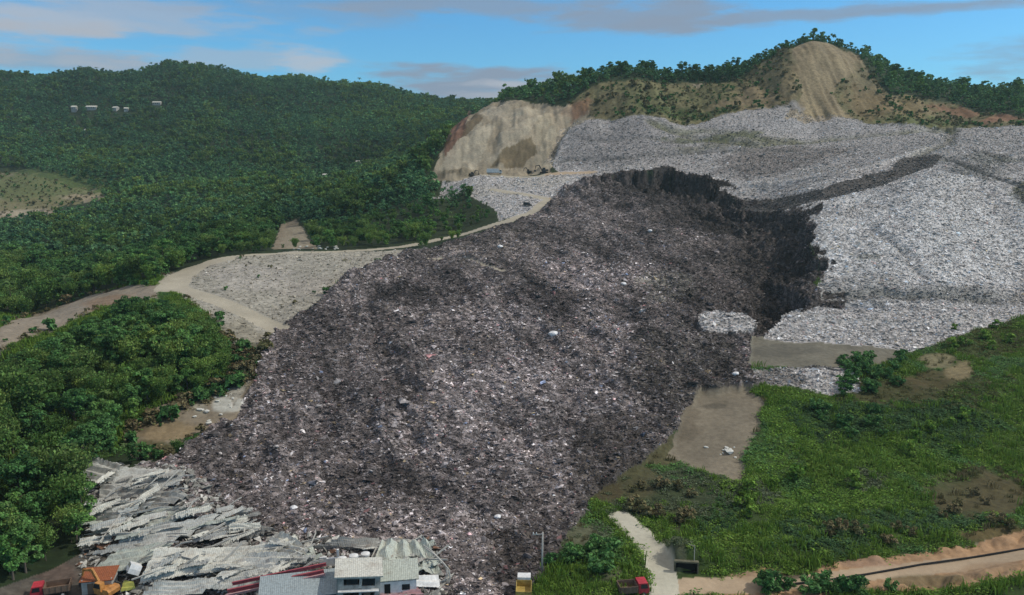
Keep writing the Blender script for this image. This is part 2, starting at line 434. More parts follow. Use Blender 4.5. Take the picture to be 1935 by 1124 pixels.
# waste terraces
paint((ZONE == ZW) & (GY > 408) & (GX > 40), (0.315, 0.295, 0.284), .9); spot(1740,450,240,110,(0.52,0.515,0.505),.9,ZW,8.0); spot(1180,275,150,45,(0.24,0.226,0.222),.9,ZW); spot(1480,300,120,26,(0.19,0.165,0.15),.85,ZW)
spot(1420,270,140,10,(0.13,0.125,0.075),.6,ZW); spot(1360,262,110,9,(0.105,0.115,0.05),.8,ZW); spot(1560,245,200,14,(0.30,0.29,0.29),.8,ZW)
spot(1500,335,140,12,(0.36,0.335,0.31),.7,ZW); spot(1840,325,60,14,(0.12,0.12,0.11),.7,ZW); spot(1870,300,50,10,(0.12,0.13,0.10),.6,ZW)
spot(1930,370,22,30,(0.06,0.07,0.025),.9,ZW); spot(1760,285,60,30,(0.33,0.31,0.29),.6,ZW); spot(1750,230,90,9,(0.10,0.12,0.04),.85,(ZW, ZHILL))
spot(1620,545,110,26,(0.24,0.235,0.22),.6,ZW); spot(1800,560,180,14,(0.20,0.20,0.19),.6,ZW); spot(1640,485,30,8,(0.16,0.17,0.14),.7,ZW)
spot(1460,720,60,30,(0.13,0.11,0.09),.75,ZW); spot(1480,660,90,14,(0.20,0.19,0.165),.6,ZB); spot(1560,690,70,7,(0.05,0.045,0.04),.8,(ZB, ZW))
paint(m_bench, (0.185, 0.172, 0.135)); paint(m_mud, (0.235, 0.202, 0.150))
spot(1480,662,70,12,(0.13,0.122,0.098),.8,ZB); spot(1350,768,30,6,(0.09,0.08,0.06),.6,ZB); spot(1290,800,40,40,(0.15,0.125,0.09),.7,ZB)
paint(inside(P_LEFT, 1.0) & (ZONE == ZW), (0.285, 0.268, 0.222), .95)
spot(470,520,90,22,(0.36,0.335,0.30),.6,ZW); spot(600,540,80,20,(0.32,.29,.25),.6,ZW); spot(640,545,40,10,(0.12,.10,.075),.6,ZW); spot(450,640,50,40,(0.20,0.18,0.13),.6,ZW)
spot(430,680,40,40,(0.10,0.10,0.05),.7,ZW); spot(480,670,14,26,(0.07,0.07,0.035),.8,ZW); spot(900,360,70,14,(0.37,.35,.31),.6,ZW); spot(1020,345,60,12,(0.40,.37,.32),.7,ZW)
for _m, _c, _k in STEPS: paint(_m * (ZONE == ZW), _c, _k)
# bare cut and the scar
paint(inside(P_CUT, 2.5), (0.33, 0.282, 0.208)); paint(inside(P_RED, 2.5), (0.17, 0.085, 0.058), .9)
paint(inside(plan_poly([(866,262),(905,210),(912,225),(872,296)]), .8), (0.13,0.095,0.055), .8)
paint(inside(plan_poly([(925,318),(960,275),(1005,258),(1015,285),(985,316)]), 2.0) & (ZONE == ZB), (0.15, 0.115, 0.065), .85); spot(935,205,30,8,(0.40,.36,.29),.7,ZB); spot(1030,235,26,26,(0.34,.30,.22),.6,ZB); spot(905,300,40,12,(.40,.36,.28),.6,ZB); paint(inside(plan_poly([(826,324),(905,232),(935,236),(900,320)]), 2.0) & (ZONE == ZB), (.43,.385,.30), .8); paint(inside(plan_poly([(955,200),(1036,206),(1000,252),(935,296)]), 2.0) & (ZONE == ZB), (.42,.37,.285), .8); paint(inside(plan_poly([(1010,300),(1040,240),(1055,250),(1040,322)]), 2.0) & (ZONE == ZB), (.40,.355,.27), .8); spot(1095,205,32,18,(0.25,0.13,0.075),.8,(ZHILL,ZB)); spot(860,325,40,8,(0.17,0.145,0.10),.7,ZB)
spot(1060,212,20,30,(0.40,.33,.24),.6,(ZHILL,ZB))
paint(m_scar & ((ZONE == ZHILL) | (ZONE == ZW)), (0.275, 0.215, 0.132), .8)
for q in [(1400,190,70,24,(0.19,0.145,0.08),.85),(1460,170,50,40,(0.20,0.155,0.085),.8),(1640,175,44,40,(0.22,0.175,0.10),.8),(1340,180,60,22,(0.12,0.12,0.05),.7),(1220,185,70,30,(0.11,0.115,0.05),.75),(1650,200,60,26,(0.17,0.125,0.06),.85),
          (1720,205,50,18,(0.22,0.165,0.08),.7),(1820,212,70,12,(0.20,0.105,0.06),.85),(1900,222,60,9,(0.24,0.12,0.075),.8),(1300,215,110,10,(0.07,0.10,0.03),.85),(1460,130,36,26,(0.11,0.10,0.05),.8),
          (1640,140,30,24,(0.16,0.14,0.075),.7),(1150,195,40,30,(0.11,0.095,0.05),.7),(1470,205,50,9,(0.26,0.245,0.235),.9),(1320,160,10,8,(0.40,.33,.24),.8),(1690,190,10,26,(0.30,.24,.14),.6)]:
    spot(*q[:4], q[4], q[5], ZHILL)
# grass side
for q in [(1500,790,70,40,(0.070,0.150,0.018),.9),(1440,860,40,40,(0.060,0.115,0.022),.7),(1720,850,80,40,(0.066,0.130,0.022),.8),(1600,790,110,40,(0.028,0.062,0.020),.8),(1780,800,70,40,(0.033,0.085,0.024),.8),
          (1600,930,150,60,(0.046,0.090,0.020),.7),(1640,700,50,36,(0.040,0.060,0.022),.8),(1700,740,110,24,(0.085,0.075,0.032),.8),(1760,720,60,20,(0.12,0.085,0.04),.7),(1815,700,34,20,(0.30,0.235,0.155),.95),(1775,680,40,14,(0.27,0.23,0.16),.9),(1870,650,60,40,(0.070,0.090,0.024),.8),(1900,740,40,40,(0.062,0.105,0.022),.7),
          (1860,940,110,45,(0.115,0.088,0.050),.85),(1780,920,60,30,(0.085,0.085,0.04),.6),(1290,930,80,50,(0.056,0.072,0.040),.85),(1200,900,60,50,(0.105,0.092,0.055),.85),(1150,930,30,30,(0.10,0.075,0.045),.85),(1250,850,60,40,(0.13,0.108,0.07),.8),
          (1100,1010,60,34,(0.15,0.148,0.115),.85),(1130,1040,30,16,(0.034,0.055,0.022),.9),(1080,1050,50,24,(0.042,0.058,0.024),.8),(1160,1080,40,20,(0.16,0.16,0.12),.7),(1290,1000,30,40,(0.085,0.095,0.055),.7),(1280,1050,24,30,(0.15,0.15,0.12),.7),(1750,980,120,16,(0.035,0.075,0.022),.7),
          (1560,1000,120,30,(0.038,0.078,0.02),.7),(1880,1010,80,16,(0.19,0.125,0.07),.7)]:
    spot(*q[:4], q[4], q[5], ZG)
for q in [(1420,1085,40,12,(0.40,0.29,0.19),.8),(1650,1060,60,10,(0.40,0.26,0.18),.7),(1870,1075,70,16,(0.36,0.25,0.155),.7),(1750,1105,70,10,(0.14,0.12,0.06),.7),(1580,1112,90,10,(0.055,0.08,0.03),.9),(1850,1122,140,10,(0.04,0.062,0.022),.95),(1500,1085,20,10,(0.06,0.05,0.035),.8)]:
    spot(*q[:4], q[4], q[5], (ZB, ZR))
# left bare bits
spot(310,810,70,24,(0.30,0.22,0.115),.7,ZB); spot(400,700,40,50,(0.16,0.145,0.085),.6,ZB); spot(290,845,90,18,(0.085,0.085,0.035),.9,ZB); spot(350,740,60,30,(0.10,0.088,0.05),.75,ZB); spot(250,800,40,20,(0.09,0.075,0.045),.7,ZB); spot(430,762,28,14,(0.55,0.55,0.50),.9,(ZB,ZF,ZSL)); spot(375,770,16,10,(0.38,.36,.29),.6,ZB)
paint(inside(P_BANK, 1.0) & (ZONE == ZB), (0.30, 0.255, 0.20)); spot(200,570,50,14,(0.26,0.17,0.105),.7,ZB)
spot(60,350,150,34,(0.135,0.165,0.055),.9,(ZB, ZF)); spot(70,385,120,14,(0.20,0.19,0.09),.8,ZB); spot(150,372,40,6,(0.36,0.30,0.20),.9,ZB); spot(40,405,40,8,(0.40,0.35,0.26),.9,ZB)
spot(560,450,30,24,(0.30,0.265,0.20),.8,ZB); spot(110,1085,50,20,(0.11,0.075,0.06),.6,ZYARD)
paint((d_lane + 2 * _wob < 10) & (ZONE == ZW), (0.062, 0.054, 0.048), .92)
_mg = np.clip(1 - pdist(wpath([(1400, 700), (1330, 735), (1262, 775), (1205, 830), (1180, 880), (1135, 925), (1100, 980), (1050, 1050)])) / 16.0, 0, 1) * (ZONE == ZSL)
paint(_mg, (0.050, 0.042, 0.035), .75)
for _z, _k in ((ZG, (.62, .64, .5)), (ZB, (.74, .74, .72)), (ZR, (.8, .8, .78)), (ZSEAL, (.92, .92, .88)), (ZF, (.5, .6, .5)), (ZHILL, (.85, .85, .85))):
    ALB[ZONE == _z] *= np.array(_k)
# streaks of the flow, running down the slide
flow = fbm(GX * .9 + GY * .25, GY * .35 - GX * .1, 9.0, 4, 151); blot = fbm(GX, GY, 38.0, 3, 157)
ALB[ZONE == ZSL] *= np.clip(1 + .85 * flow + .5 * blot, .3, 2.2)[ZONE == ZSL][:, None]
_rill = np.where((GX < 90) & (GX > -60), fbm((GX - GY) * .7, (GX + GY) * .05, 5.0, 4, 165), fbm(GX, GY * .08, 5.0, 4, 163)) * .75 + fbm(GX, GY, 7.0, 4, 167) * .6
ALB[...] *= np.where((m_cut | m_scar | (ZONE == ZHILL))[..., None], np.clip(1 + .42 * _rill, .45, 1.6)[..., None], 1)
ALB[...] *= np.where((m_mud | m_bench)[..., None], (1 + .22 * fbm(GX, GY, 11.0, 5, 171))[..., None], 1)
ALB *= (1 + 0.16 * n2 + 0.10 * n1)[..., None]
ALB = np.clip(ALB, 0.008, 0.8)


# ------------------------------------------------------------------ materials
def nd(nt, typ, **kw):
    n = nt.nodes.new(typ)
    for k, v in kw.items(): setattr(n, k, v)
    return n


def mat(name, rough=0.9):
    m = bpy.data.materials.new(name); m.use_nodes = True
    b = m.node_tree.nodes['Principled BSDF']
    b.inputs['Roughness'].default_value = rough
    b.inputs['Specular IOR Level'].default_value = 0.25
    return m, m.node_tree, b


def mixc(nt, blend, a, b, fac=1.0):
    n = nd(nt, 'ShaderNodeMix', data_type='RGBA', blend_type=blend)
    for s, v in ((0, fac), (6, a), (7, b)):
        if hasattr(v, 'is_output'): nt.links.new(v, n.inputs[s])
        elif isinstance(v, (int, float)): n.inputs[s].default_value = v if s == 0 else (v, v, v, 1)
        else: n.inputs[s].default_value = (*v, 1)
    return n.outputs[2]


def ramp(nt, src, stops):
    n = nd(nt, 'ShaderNodeValToRGB')
    e = n.color_ramp.elements
    while len(e) < len(stops): e.new(0.5)
    for k, (p, c) in enumerate(stops):
        e[k].position = p
        e[k].color = (c, c, c, 1) if isinstance(c, (int, float)) else (*c, 1)
    nt.links.new(src, n.inputs[0])
    return n.outputs[0]


def coords(nt): return nd(nt, 'ShaderNodeTexCoord').outputs['Object']


def noise(nt, co, scale, detail=4, rough=.6):
    n = nd(nt, 'ShaderNodeTexNoise'); n.inputs['Scale'].default_value = scale
    n.inputs['Detail'].default_value = detail; n.inputs['Roughness'].default_value = rough
    nt.links.new(co, n.inputs['Vector']); return n.outputs[0]


def vor(nt, co, scale):
    n = nd(nt, 'ShaderNodeTexVoronoi'); n.inputs['Scale'].default_value = scale
    nt.links.new(co, n.inputs['Vector']); return n


def bump(nt, b, h, dist, st=.6):
    n = nd(nt, 'ShaderNodeBump'); n.inputs['Distance'].default_value = dist; n.inputs['Strength'].default_value = st
    nt.links.new(h, n.inputs['Height']); nt.links.new(n.outputs[0], b.inputs['Normal'])


def ground_mat(name, lo=.72, hi=1.25, sc=.9, bd=.12):
    m, nt, b = mat(name)
    a = nd(nt, 'ShaderNodeAttribute', attribute_name='Col').outputs['Color']
    co = coords(nt)
    f = noise(nt, co, sc, 6, .65)
    c = mixc(nt, 'MULTIPLY', a, ramp(nt, f, [(.3, lo), (.7, hi)]))
    nt.links.new(c, b.inputs['Base Color'])
    if bd: bump(nt, b, f, bd)
    return m


def waste_mat(name, stops, sc):
    m, nt, b = mat(name, .8)
    a = nd(nt, 'ShaderNodeAttribute', attribute_name='Col').outputs['Color']
    co = coords(nt)
    v = vor(nt, co, sc)
    sep = nd(nt, 'ShaderNodeSeparateColor'); nt.links.new(v.outputs['Color'], sep.inputs[0])
    c = mixc(nt, 'MULTIPLY', a, ramp(nt, sep.outputs[0], stops))
    nt.links.new(c, b.inputs['Base Color'])
    bump(nt, b, noise(nt, co, 1.6, 4), .35)
    return m


M_HILL = ground_mat('undergrowth', .55, 1.4, .35, .3)
M_SLOPE = ground_mat('scrub_soil', .6, 1.4, .5, .4)
M_SOIL = ground_mat('bare_soil', .74, 1.2, .8, .2)
M_ROAD = ground_mat('gravel_road', .88, 1.1, 1.2, .05)
M_GRASS = ground_mat('grass_ground', .6, 1.35, .9, .3)
M_YARD = ground_mat('trodden_mud', .6, 1.4, .8, .15)
M_DARK = waste_mat('dark_waste', [(0, .45), (.55, .9), (.85, 1.5), (1, 2.2)], .9)
M_PALE = waste_mat('pale_waste', [(0, .7), (.5, .97), (.85, 1.15), (1, 1.3)], .8)


# ------------------------------------------------------------------ mesh helpers
def np_mesh(name, V, F, C=None, smooth=False, mats=(), mi=None):
    """F: list of (M,k) index arrays"""
    me = bpy.data.meshes.new(name)
    me.vertices.add(len(V)); me.vertices.foreach_set('co', np.ascontiguousarray(V, np.float32).ravel())
    loops = np.concatenate([f.ravel() for f in F]).astype(np.int32)
    sizes = np.concatenate([np.full(len(f), f.shape[1]) for f in F])
    me.loops.add(len(loops)); me.loops.foreach_set('vertex_index', loops)
    me.polygons.add(len(sizes))
    st = np.concatenate([[0], np.cumsum(sizes)[:-1]]).astype(np.int32)
    me.polygons.foreach_set('loop_start', st)
    if isinstance(smooth, np.ndarray): me.polygons.foreach_set('use_smooth', smooth)
    else: me.polygons.foreach_set('use_smooth', np.full(len(sizes), bool(smooth)))
    for m in mats: me.materials.append(m)
    if mi is not None: me.polygons.foreach_set('material_index', mi.astype(np.int32))
    if C is not None:
        a = me.color_attributes.new('Col', 'FLOAT_COLOR', 'POINT')
        a.data.foreach_set('color', np.concatenate([C, np.ones((len(C), 1))], 1).astype(np.float32).ravel())
    me.update(calc_edges=True)
    return me


def link(name, me, parent=None, label=None, cat=None, group=None, kind=None):
    o = bpy.data.objects.new(name, me); COL.objects.link(o)
    if parent is not None: o.parent = parent
    for k, v in (('label', label), ('category', cat), ('group', group), ('kind', kind)):
        if v: o[k] = v
    return o


# ------------------------------------------------------------------ rubbish: countless bags, rags, boards, lying on the heap
VX = GX.ravel(); VY = GY.ravel(); VZ = Z.ravel(); VC = ALB.reshape(-1, 3)
FJ, FI = np.meshgrid(np.arange(NV - 1), np.arange(NU - 1), indexing='ij')
FA = (FJ * NU + FI).ravel()
FACES = np.stack([FA, FA + 1, FA + NU + 1, FA + NU], 1)
FZONE = ZONE[:-1, :-1].ravel()
_s = np.stack([VX, VY, VZ], 1)
_e1 = _s[FACES[:, 2]] - _s[FACES[:, 0]]; _e2 = _s[FACES[:, 3]] - _s[FACES[:, 1]]
FAREA = np.linalg.norm(np.cross(_e1, _e2), axis=1) / 2
FU = GU[:-1, :-1].ravel()


def litter(mask, dens, size, pal, seed):
    r = np.random.default_rng(seed)
    w = FAREA * dens * mask * (np.abs(FU) < 0.74)
    n = r.poisson(w)
    f = np.repeat(np.arange(len(w)), n)
    N = len(f)
    a = r.random((N, 2))
    q = FACES[f]
    p = (_s[q[:, 0]] * ((1 - a[:, :1]) * (1 - a[:, 1:])) + _s[q[:, 1]] * (a[:, :1] * (1 - a[:, 1:])) + _s[q[:, 2]] * (a[:, :1] * a[:, 1:]) + _s[q[:, 3]] * ((1 - a[:, :1]) * a[:, 1:]))
    sz = size * np.exp(r.normal(0, .5, N))
    sz = np.minimum(sz, size * 4)
    sz = np.where(r.random(N) < .012, sz * (2.4 if seed == 1 else 1.5), sz)
    # random frame
    t = r.random(N) * 2 * np.pi; el = r.normal(0, .28, N)
    ax = np.stack([np.cos(t) * np.cos(el), np.sin(t) * np.cos(el), np.sin(el)], 1)
    b = np.stack([-np.sin(t), np.cos(t), r.normal(0, .2, N)], 1); b /= np.linalg.norm(b, axis=1)[:, None]
    c = np.cross(ax, b); c /= np.linalg.norm(c, axis=1)[:, None]
    L = sz * r.uniform(.6, 1.6, N); Wd = sz * r.uniform(.35, .9, N); H = sz * r.uniform(.10, .34, N)
    V = np.empty((N, 6, 3))
    for k, (v, l) in enumerate(((ax, L), (-ax, L), (b, Wd), (-b, Wd), (c, H), (-c, H))):
        V[:, k] = p + v * (l * r.uniform(.35, .65, N))[:, None]
    V[:, :, 2] += (sz * .15)[:, None]
    V += r.normal(0, .12, V.shape) * sz[:, None, None]
    T = np.array([[0, 2, 4], [2, 1, 4], [1, 3, 4], [3, 0, 4], [2, 0, 5], [1, 2, 5], [3, 1, 5], [0, 3, 5]])
    F = (np.arange(N)[:, None, None] * 6 + T[None]).reshape(-1, 3)
    probs = np.array([x[0] for x in pal]); probs = probs / probs.sum()
    cc = np.array([x[1] for x in pal])[r.choice(len(pal), N, p=probs)]
    cc = cc * r.uniform(.65, 1.35, (N, 1))
    return V.reshape(-1, 3), F, cc, f


def mk_litter(mask, dens, size, pal, seed, mixg):
    V, F, cc, f = litter(mask, dens, size, pal, seed)
    g = VC[FACES[f, 0]]
    ref = g.mean(1, keepdims=True)
    # pieces take after the local kind of waste: soiled where the heap is dark
    cc = cc * (1 - mixg) + cc * (ref / mixref[seed]) * mixg
    return V, F, np.repeat(np.clip(cc, .006, .85), 6, 0)


mixref = {1: .060, 2: .26, 3: .25, 4: .33}
PAL_D = [(40, (.056, .047, .045)), (34, (.090, .079, .077)), (18, (.140, .126, .125)), (6, (.22, .205, .20)), (.7, (.36, .345, .34)), (.8, (.17, .09, .09)), (.6, (.09, .11, .16)), (1.4, (.14, .11, .07)), (.4, (.28, .19, .19))]
PAL_W = [(14, (.17, .158, .147)), (30, (.285, .272, .259)), (38, (.37, .357, .343)), (16, (.47, .457, .442)), (3, (.62, .605, .59)), (2, (.30, .36, .44)), (1.0, (.42, .30, .28)), (1, (.36, .30, .2))]
PAL_L = [(20, (.20, .175, .13)), (45, (.29, .265, .205)), (25, (.36, .335, .265)), (5, (.5, .48, .42))]
mz = lambda z: (FZONE == z)
fl = inside(P_LEFT, 1.0)[:-1, :-1].ravel()
fsack = m_sack[:-1, :-1].ravel()
near = np.clip(1.6 - GY[:-1, :-1].ravel() / 420.0, .35, 1.2)
L_D = mk_litter(mz(ZSL), 8.5 * near, .35, PAL_D, 1, 1.0)
L_W = mk_litter(mz(ZW) & ~fl, 6.5 * near, .44, PAL_W, 2, .9)
L_L = mk_litter(mz(ZW) & fl, .9, .4, PAL_L, 3, .8)
print('litter', len(L_D[1]) // 8, len(L_W[1]) // 8, len(L_L[1]) // 8)


def zone_obj(name, zones, material, extra=(), **kw):
    m = np.isin(FZONE, zones)
    f = FACES[m]
    u, inv = np.unique(f, return_inverse=True)
    V = [_s[u]]; F = [inv.reshape(-1, 4)]; C = [VC[u]]
    sm = [np.ones(len(f), bool)]
    base = len(u)
    tri = []
    for (v, t, c) in extra:
        V.append(v); C.append(c); tri.append(t + base); base += len(v); sm.append(np.zeros(len(t), bool))
    me = np_mesh(name, np.concatenate(V), F + tri, np.concatenate(C), np.concatenate(sm), [material])
    return link(name, me, **kw)


zone_obj('hillside', [ZF], M_HILL, kind='structure')
zone_obj('scrub_hill', [ZHILL], M_SLOPE, kind='structure')
zone_obj('bare_earth', [ZB], M_SOIL, kind='structure')
zone_obj('dirt_road', [ZR], M_ROAD, kind='structure')
zone_obj('concrete_road', [ZSEAL], M_ROAD, kind='structure')
zone_obj('grassland', [ZG], M_GRASS, kind='structure')
zone_obj('muddy_yard', [ZYARD], M_YARD, kind='structure')
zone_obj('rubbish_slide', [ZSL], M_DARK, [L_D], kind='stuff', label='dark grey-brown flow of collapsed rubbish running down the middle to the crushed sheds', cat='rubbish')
zone_obj('rubbish_terrace', [ZW], M_PALE, [L_W, L_L], kind='stuff', label='pale grey and white rubbish lying in terraces around the dark slide', cat='rubbish')
# ------------------------------------------------------------------ daylight
SUN_EL, SUN_AZ = math.radians(46), math.radians(85)      # azimuth from the view direction (+Y) towards +X
wd = bpy.data.worlds.new('World'); S.world = wd; wd.use_nodes = True
nt = wd.node_tree
bg = nt.nodes['Background']
sky = nd(nt, 'ShaderNodeTexSky', sky_type='NISHITA', sun_disc=False)
sky.sun_elevation = SUN_EL; sky.sun_rotation = SUN_AZ
sky.altitude = 100; sky.air_density = 1.0; sky.dust_density = 0.6; sky.ozone_density = 2.5
tc = nd(nt, 'ShaderNodeTexCoord').outputs['Generated']
sp = nd(nt, 'ShaderNodeSeparateXYZ'); nt.links.new(tc, sp.inputs[0])


def mth(op, a, b=None):
    n = nd(nt, 'ShaderNodeMath', operation=op)
    for k, v in enumerate((a, b)):
        if v is None: continue
        if hasattr(v, 'is_output'): nt.links.new(v, n.inputs[k])
        else: n.inputs[k].default_value = v
    return n.outputs[0]


az = mth('ARCTAN2', sp.outputs[0], sp.outputs[1])
el = mth('ARCSINE', sp.outputs[2])
cb = nd(nt, 'ShaderNodeCombineXYZ'); nt.links.new(mth('MULTIPLY', az, 5.0), cb.inputs[0]); nt.links.new(mth('MULTIPLY', el, 26.0), cb.inputs[1])
nz = nd(nt, 'ShaderNodeTexNoise'); nz.inputs['Scale'].default_value = 1.6; nz.inputs['Detail'].default_value = 6; nz.inputs['Roughness'].default_value = .55
nt.links.new(cb.outputs[0], nz.inputs['Vector'])
nzc = mth('MULTIPLY', mth('SUBTRACT', nz.outputs[0], .5), 3.4)


def bank(px, py, rx, ry, soft=.9):
    """a cloud bank: direction and angular size"""
    v = -(py - 562) / FPX; u = (px - 967.5) / FPX
    d = np.array([u, CP_ + v * SP_, -SP_ + v * CP_]); d /= np.linalg.norm(d)
    a0 = math.atan2(d[0], d[1]); e0 = math.asin(d[2])
    x = mth('DIVIDE', mth('SUBTRACT', az, a0), rx / FPX); y = mth('DIVIDE', mth('SUBTRACT', el, e0), ry / FPX)
    r = mth('SQRT', mth('ADD', mth('MULTIPLY', x, x), mth('MULTIPLY', y, y)))
    r = mth('ADD', r, nzc)
    n = nd(nt, 'ShaderNodeMapRange', interpolation_type='SMOOTHSTEP')
    nt.links.new(r, n.inputs[0])
    n.inputs[1].default_value = 1.25; n.inputs[2].default_value = 1.25 - soft; n.inputs[3].default_value = 0; n.inputs[4].default_value = 1
    return n.outputs[0]


CL_D = (2.6, 3.3, 4.4); CL_W = (5.2, 5.4, 5.9); CL_P = (4.4, 4.6, 5.1)
c = mixc(nt, 'MULTIPLY', sky.outputs[0], (.52, 1.08, 1.42))
for (px, py, rx, ry, colr, k) in [(200,25,330,36,CL_P,.6),(30,30,160,30,CL_W,.35),(60,115,200,24,CL_D,.6),(450,110,160,20,CL_P,.5),(575,120,55,24,CL_W,.6),
                                  (920,10,260,26,CL_D,.75),(1200,35,230,26,CL_D,.85),(1480,32,280,16,CL_D,.8),(1750,20,160,7,CL_D,.45),(600,20,260,30,CL_D,.3),(905,158,200,34,CL_D,1.0),(950,158,90,9,CL_W,.6),(1000,180,120,14,CL_P,.6),
                                  (-400,60,400,60,CL_P,.7),(2400,80,400,40,CL_D,.6),(300,-300,500,60,CL_W,.6),(1500,-350,600,50,CL_P,.6)]:
    c = mixc(nt, 'MIX', c, colr, mth('MULTIPLY', bank(px, py, rx, ry), k))
# unseen cloud overhead, added to neutralise the blue ambient light
up = nd(nt, 'ShaderNodeMapRange', interpolation_type='SMOOTHSTEP'); nt.links.new(mth('ADD', el, mth('MULTIPLY', nzc, .06)), up.inputs[0])
up.inputs[1].default_value = .36; up.inputs[2].default_value = .62; up.inputs[4].default_value = .85
c = mixc(nt, 'MIX', c, (6.3, 5.85, 5.55), up.outputs[0])
nt.links.new(c, bg.inputs['Color'])
bg.inputs['Strength'].default_value = 0.10
sky.name = 'sky'
sl = bpy.data.lights.new('sun', 'SUN'); sl.energy = 2.9; sl.angle = math.radians(.5); sl.color = (1, .94, .84)
so = bpy.data.objects.new('sun', sl); COL.objects.link(so)
dv = Vector((math.sin(SUN_AZ) * math.cos(SUN_EL), math.cos(SUN_AZ) * math.cos(SUN_EL), math.sin(SUN_EL)))
so.rotation_euler = dv.to_track_quat('Z', 'Y').to_euler()
so.location = dv * 900
# ------------------------------------------------------------------ plants
def leaf_mat(name, c0, c1, trans=.25):
    m, nt, b = mat(name, .7)
    a = nd(nt, 'ShaderNodeAttribute', attribute_name='Col').outputs['Color']
    r = nd(nt, 'ShaderNodeObjectInfo').outputs['Random']
    base = mixc(nt, 'MIX', c0, c1, r)
    c = mixc(nt, 'MULTIPLY', base, a)
    tn = nd(nt, 'ShaderNodeAttribute', attribute_name='tone', attribute_type='INSTANCER')
    c = mixc(nt, 'MULTIPLY', c, ramp(nt, tn.outputs['Fac'], [(0, (1, 1, 1)), (.02, (.42, .50, .55)), (.5, (1, 1, 1)), (1, (1.9, 1.65, 1.25))]))
    nt.links.new(c, b.inputs['Base Color'])
    b.inputs['Specular IOR Level'].default_value = .15
    t = nd(nt, 'ShaderNodeBsdfTranslucent'); nt.links.new(c, t.inputs[0])
    mx = nd(nt, 'ShaderNodeMixShader'); mx.inputs[0].default_value = trans
    nt.links.new(b.outputs[0], mx.inputs[1]); nt.links.new(t.outputs[0], mx.inputs[2])
    nt.links.new(mx.outputs[0], nt.nodes['Material Output'].inputs[0])
    return m


M_LEAF = [leaf_mat('dark_foliage', (.054, .140, .040), (.095, .205, .058)), leaf_mat('mid_foliage', (.068, .160, .046), (.120, .230, .062)),
          leaf_mat('bamboo_foliage', (.088, .170, .038), (.140, .215, .058)), leaf_mat('palm_foliage', (.060, .115, .036), (.100, .150, .050))]
M_FAR = leaf_mat('far_foliage', (.064, .165, .072), (.120, .240, .098))  # bluer than the near leaves: distance haze mixed into the colour
M_TUFT = leaf_mat('field_grass', (.088, .172, .024), (.145, .235, .036))
M_SCRUB = leaf_mat('dry_scrub', (.115, .115, .048), (.200, .165, .085))
M_BARK, nt_, b_ = mat('bark'); b_.inputs['Base Color'].default_value = (.11, .09, .07, 1)


def leaves(r, C, N, size, up=.35, colv=.35):
    """N leaf sprays at centres C pointing away along N"""
    n = len(C)
    d = N + r.normal(0, .55, N.shape); d[:, 2] += up
    d /= np.linalg.norm(d, axis=1)[:, None] + 1e-9
    t = np.cross(d, r.normal(0, 1, d.shape)); t /= np.linalg.norm(t, axis=1)[:, None] + 1e-9
    s = np.cross(d, t)
    L = size * r.uniform(.6, 1.4, n)[:, None]; w = L * r.uniform(.45, .8, n)[:, None]
    V = np.stack([C - t * L, C + s * w + d * L * .15, C + t * L, C - s * w - d * L * .15], 1).reshape(-1, 3)
    F = np.arange(n * 4).reshape(-1, 4)
    col = np.repeat((1 + r.normal(0, colv, (n, 1))).clip(.35, 1.9) * (1 + r.normal(0, .06, (n, 3))), 4, 0)
    return V, F, np.clip(col, .2, 2.2)


def crown_np(seed, H, R, clumps, per, size, base=.32, lean=0.0):
    r = np.random.default_rng(seed)
    Vs, Fs, Cs = [], [], []; off = 0
    for k in range(clumps):
        t = r.random()
        z = H * (base + (1 - base) * (t * .92))
        prof = math.sqrt(max(.06, 1 - ((z / H - (base + .42)) / .62) ** 2))
        a = r.random() * 6.283; rad = R * prof * math.sqrt(r.random()) * .92
        c = np.array([math.cos(a) * rad, math.sin(a) * rad, z])
        cr = R * r.uniform(.26, .46)
        n = r.normal(0, 1, (per, 3)); n /= np.linalg.norm(n, axis=1)[:, None]
        n[:, 2] = np.where(n[:, 2] < -.35, -n[:, 2], n[:, 2])
        P = c + n * cr * r.uniform(.55, 1.08, (per, 1)) * np.array([1, 1, .72])
        v, f, col = leaves(r, P, n, size)
        col *= r.uniform(.72, 1.28)
        Vs.append(v); Fs.append(f + off); Cs.append(col); off += len(v)
    return np.concatenate(Vs), [np.concatenate(Fs)], np.concatenate(Cs)


def bamboo_np(seed, H, stems, per, size):
    r = np.random.default_rng(seed); P = []; N = []
    for k in range(stems):
        a = r.random() * 6.283; out = H * r.uniform(.18, .42); h = H * r.uniform(.75, 1.05)
        t = r.uniform(.25, 1, per) ** .8
        x = out * t ** 2.2; z = h * (t - .22 * np.clip(t - .7, 0, 1) ** 1.5 * 3)
        c = np.stack([math.cos(a) * x, math.sin(a) * x, z], 1) + r.normal(0, .16 + .035 * H, (per, 3)) * np.array([1, 1, .6])
        P.append(c); N.append(np.tile([math.cos(a), math.sin(a), -.1], (per, 1)))
    return (lambda v, f, c: (v, [f], c))(*leaves(r, np.concatenate(P), np.concatenate(N), size, .0))


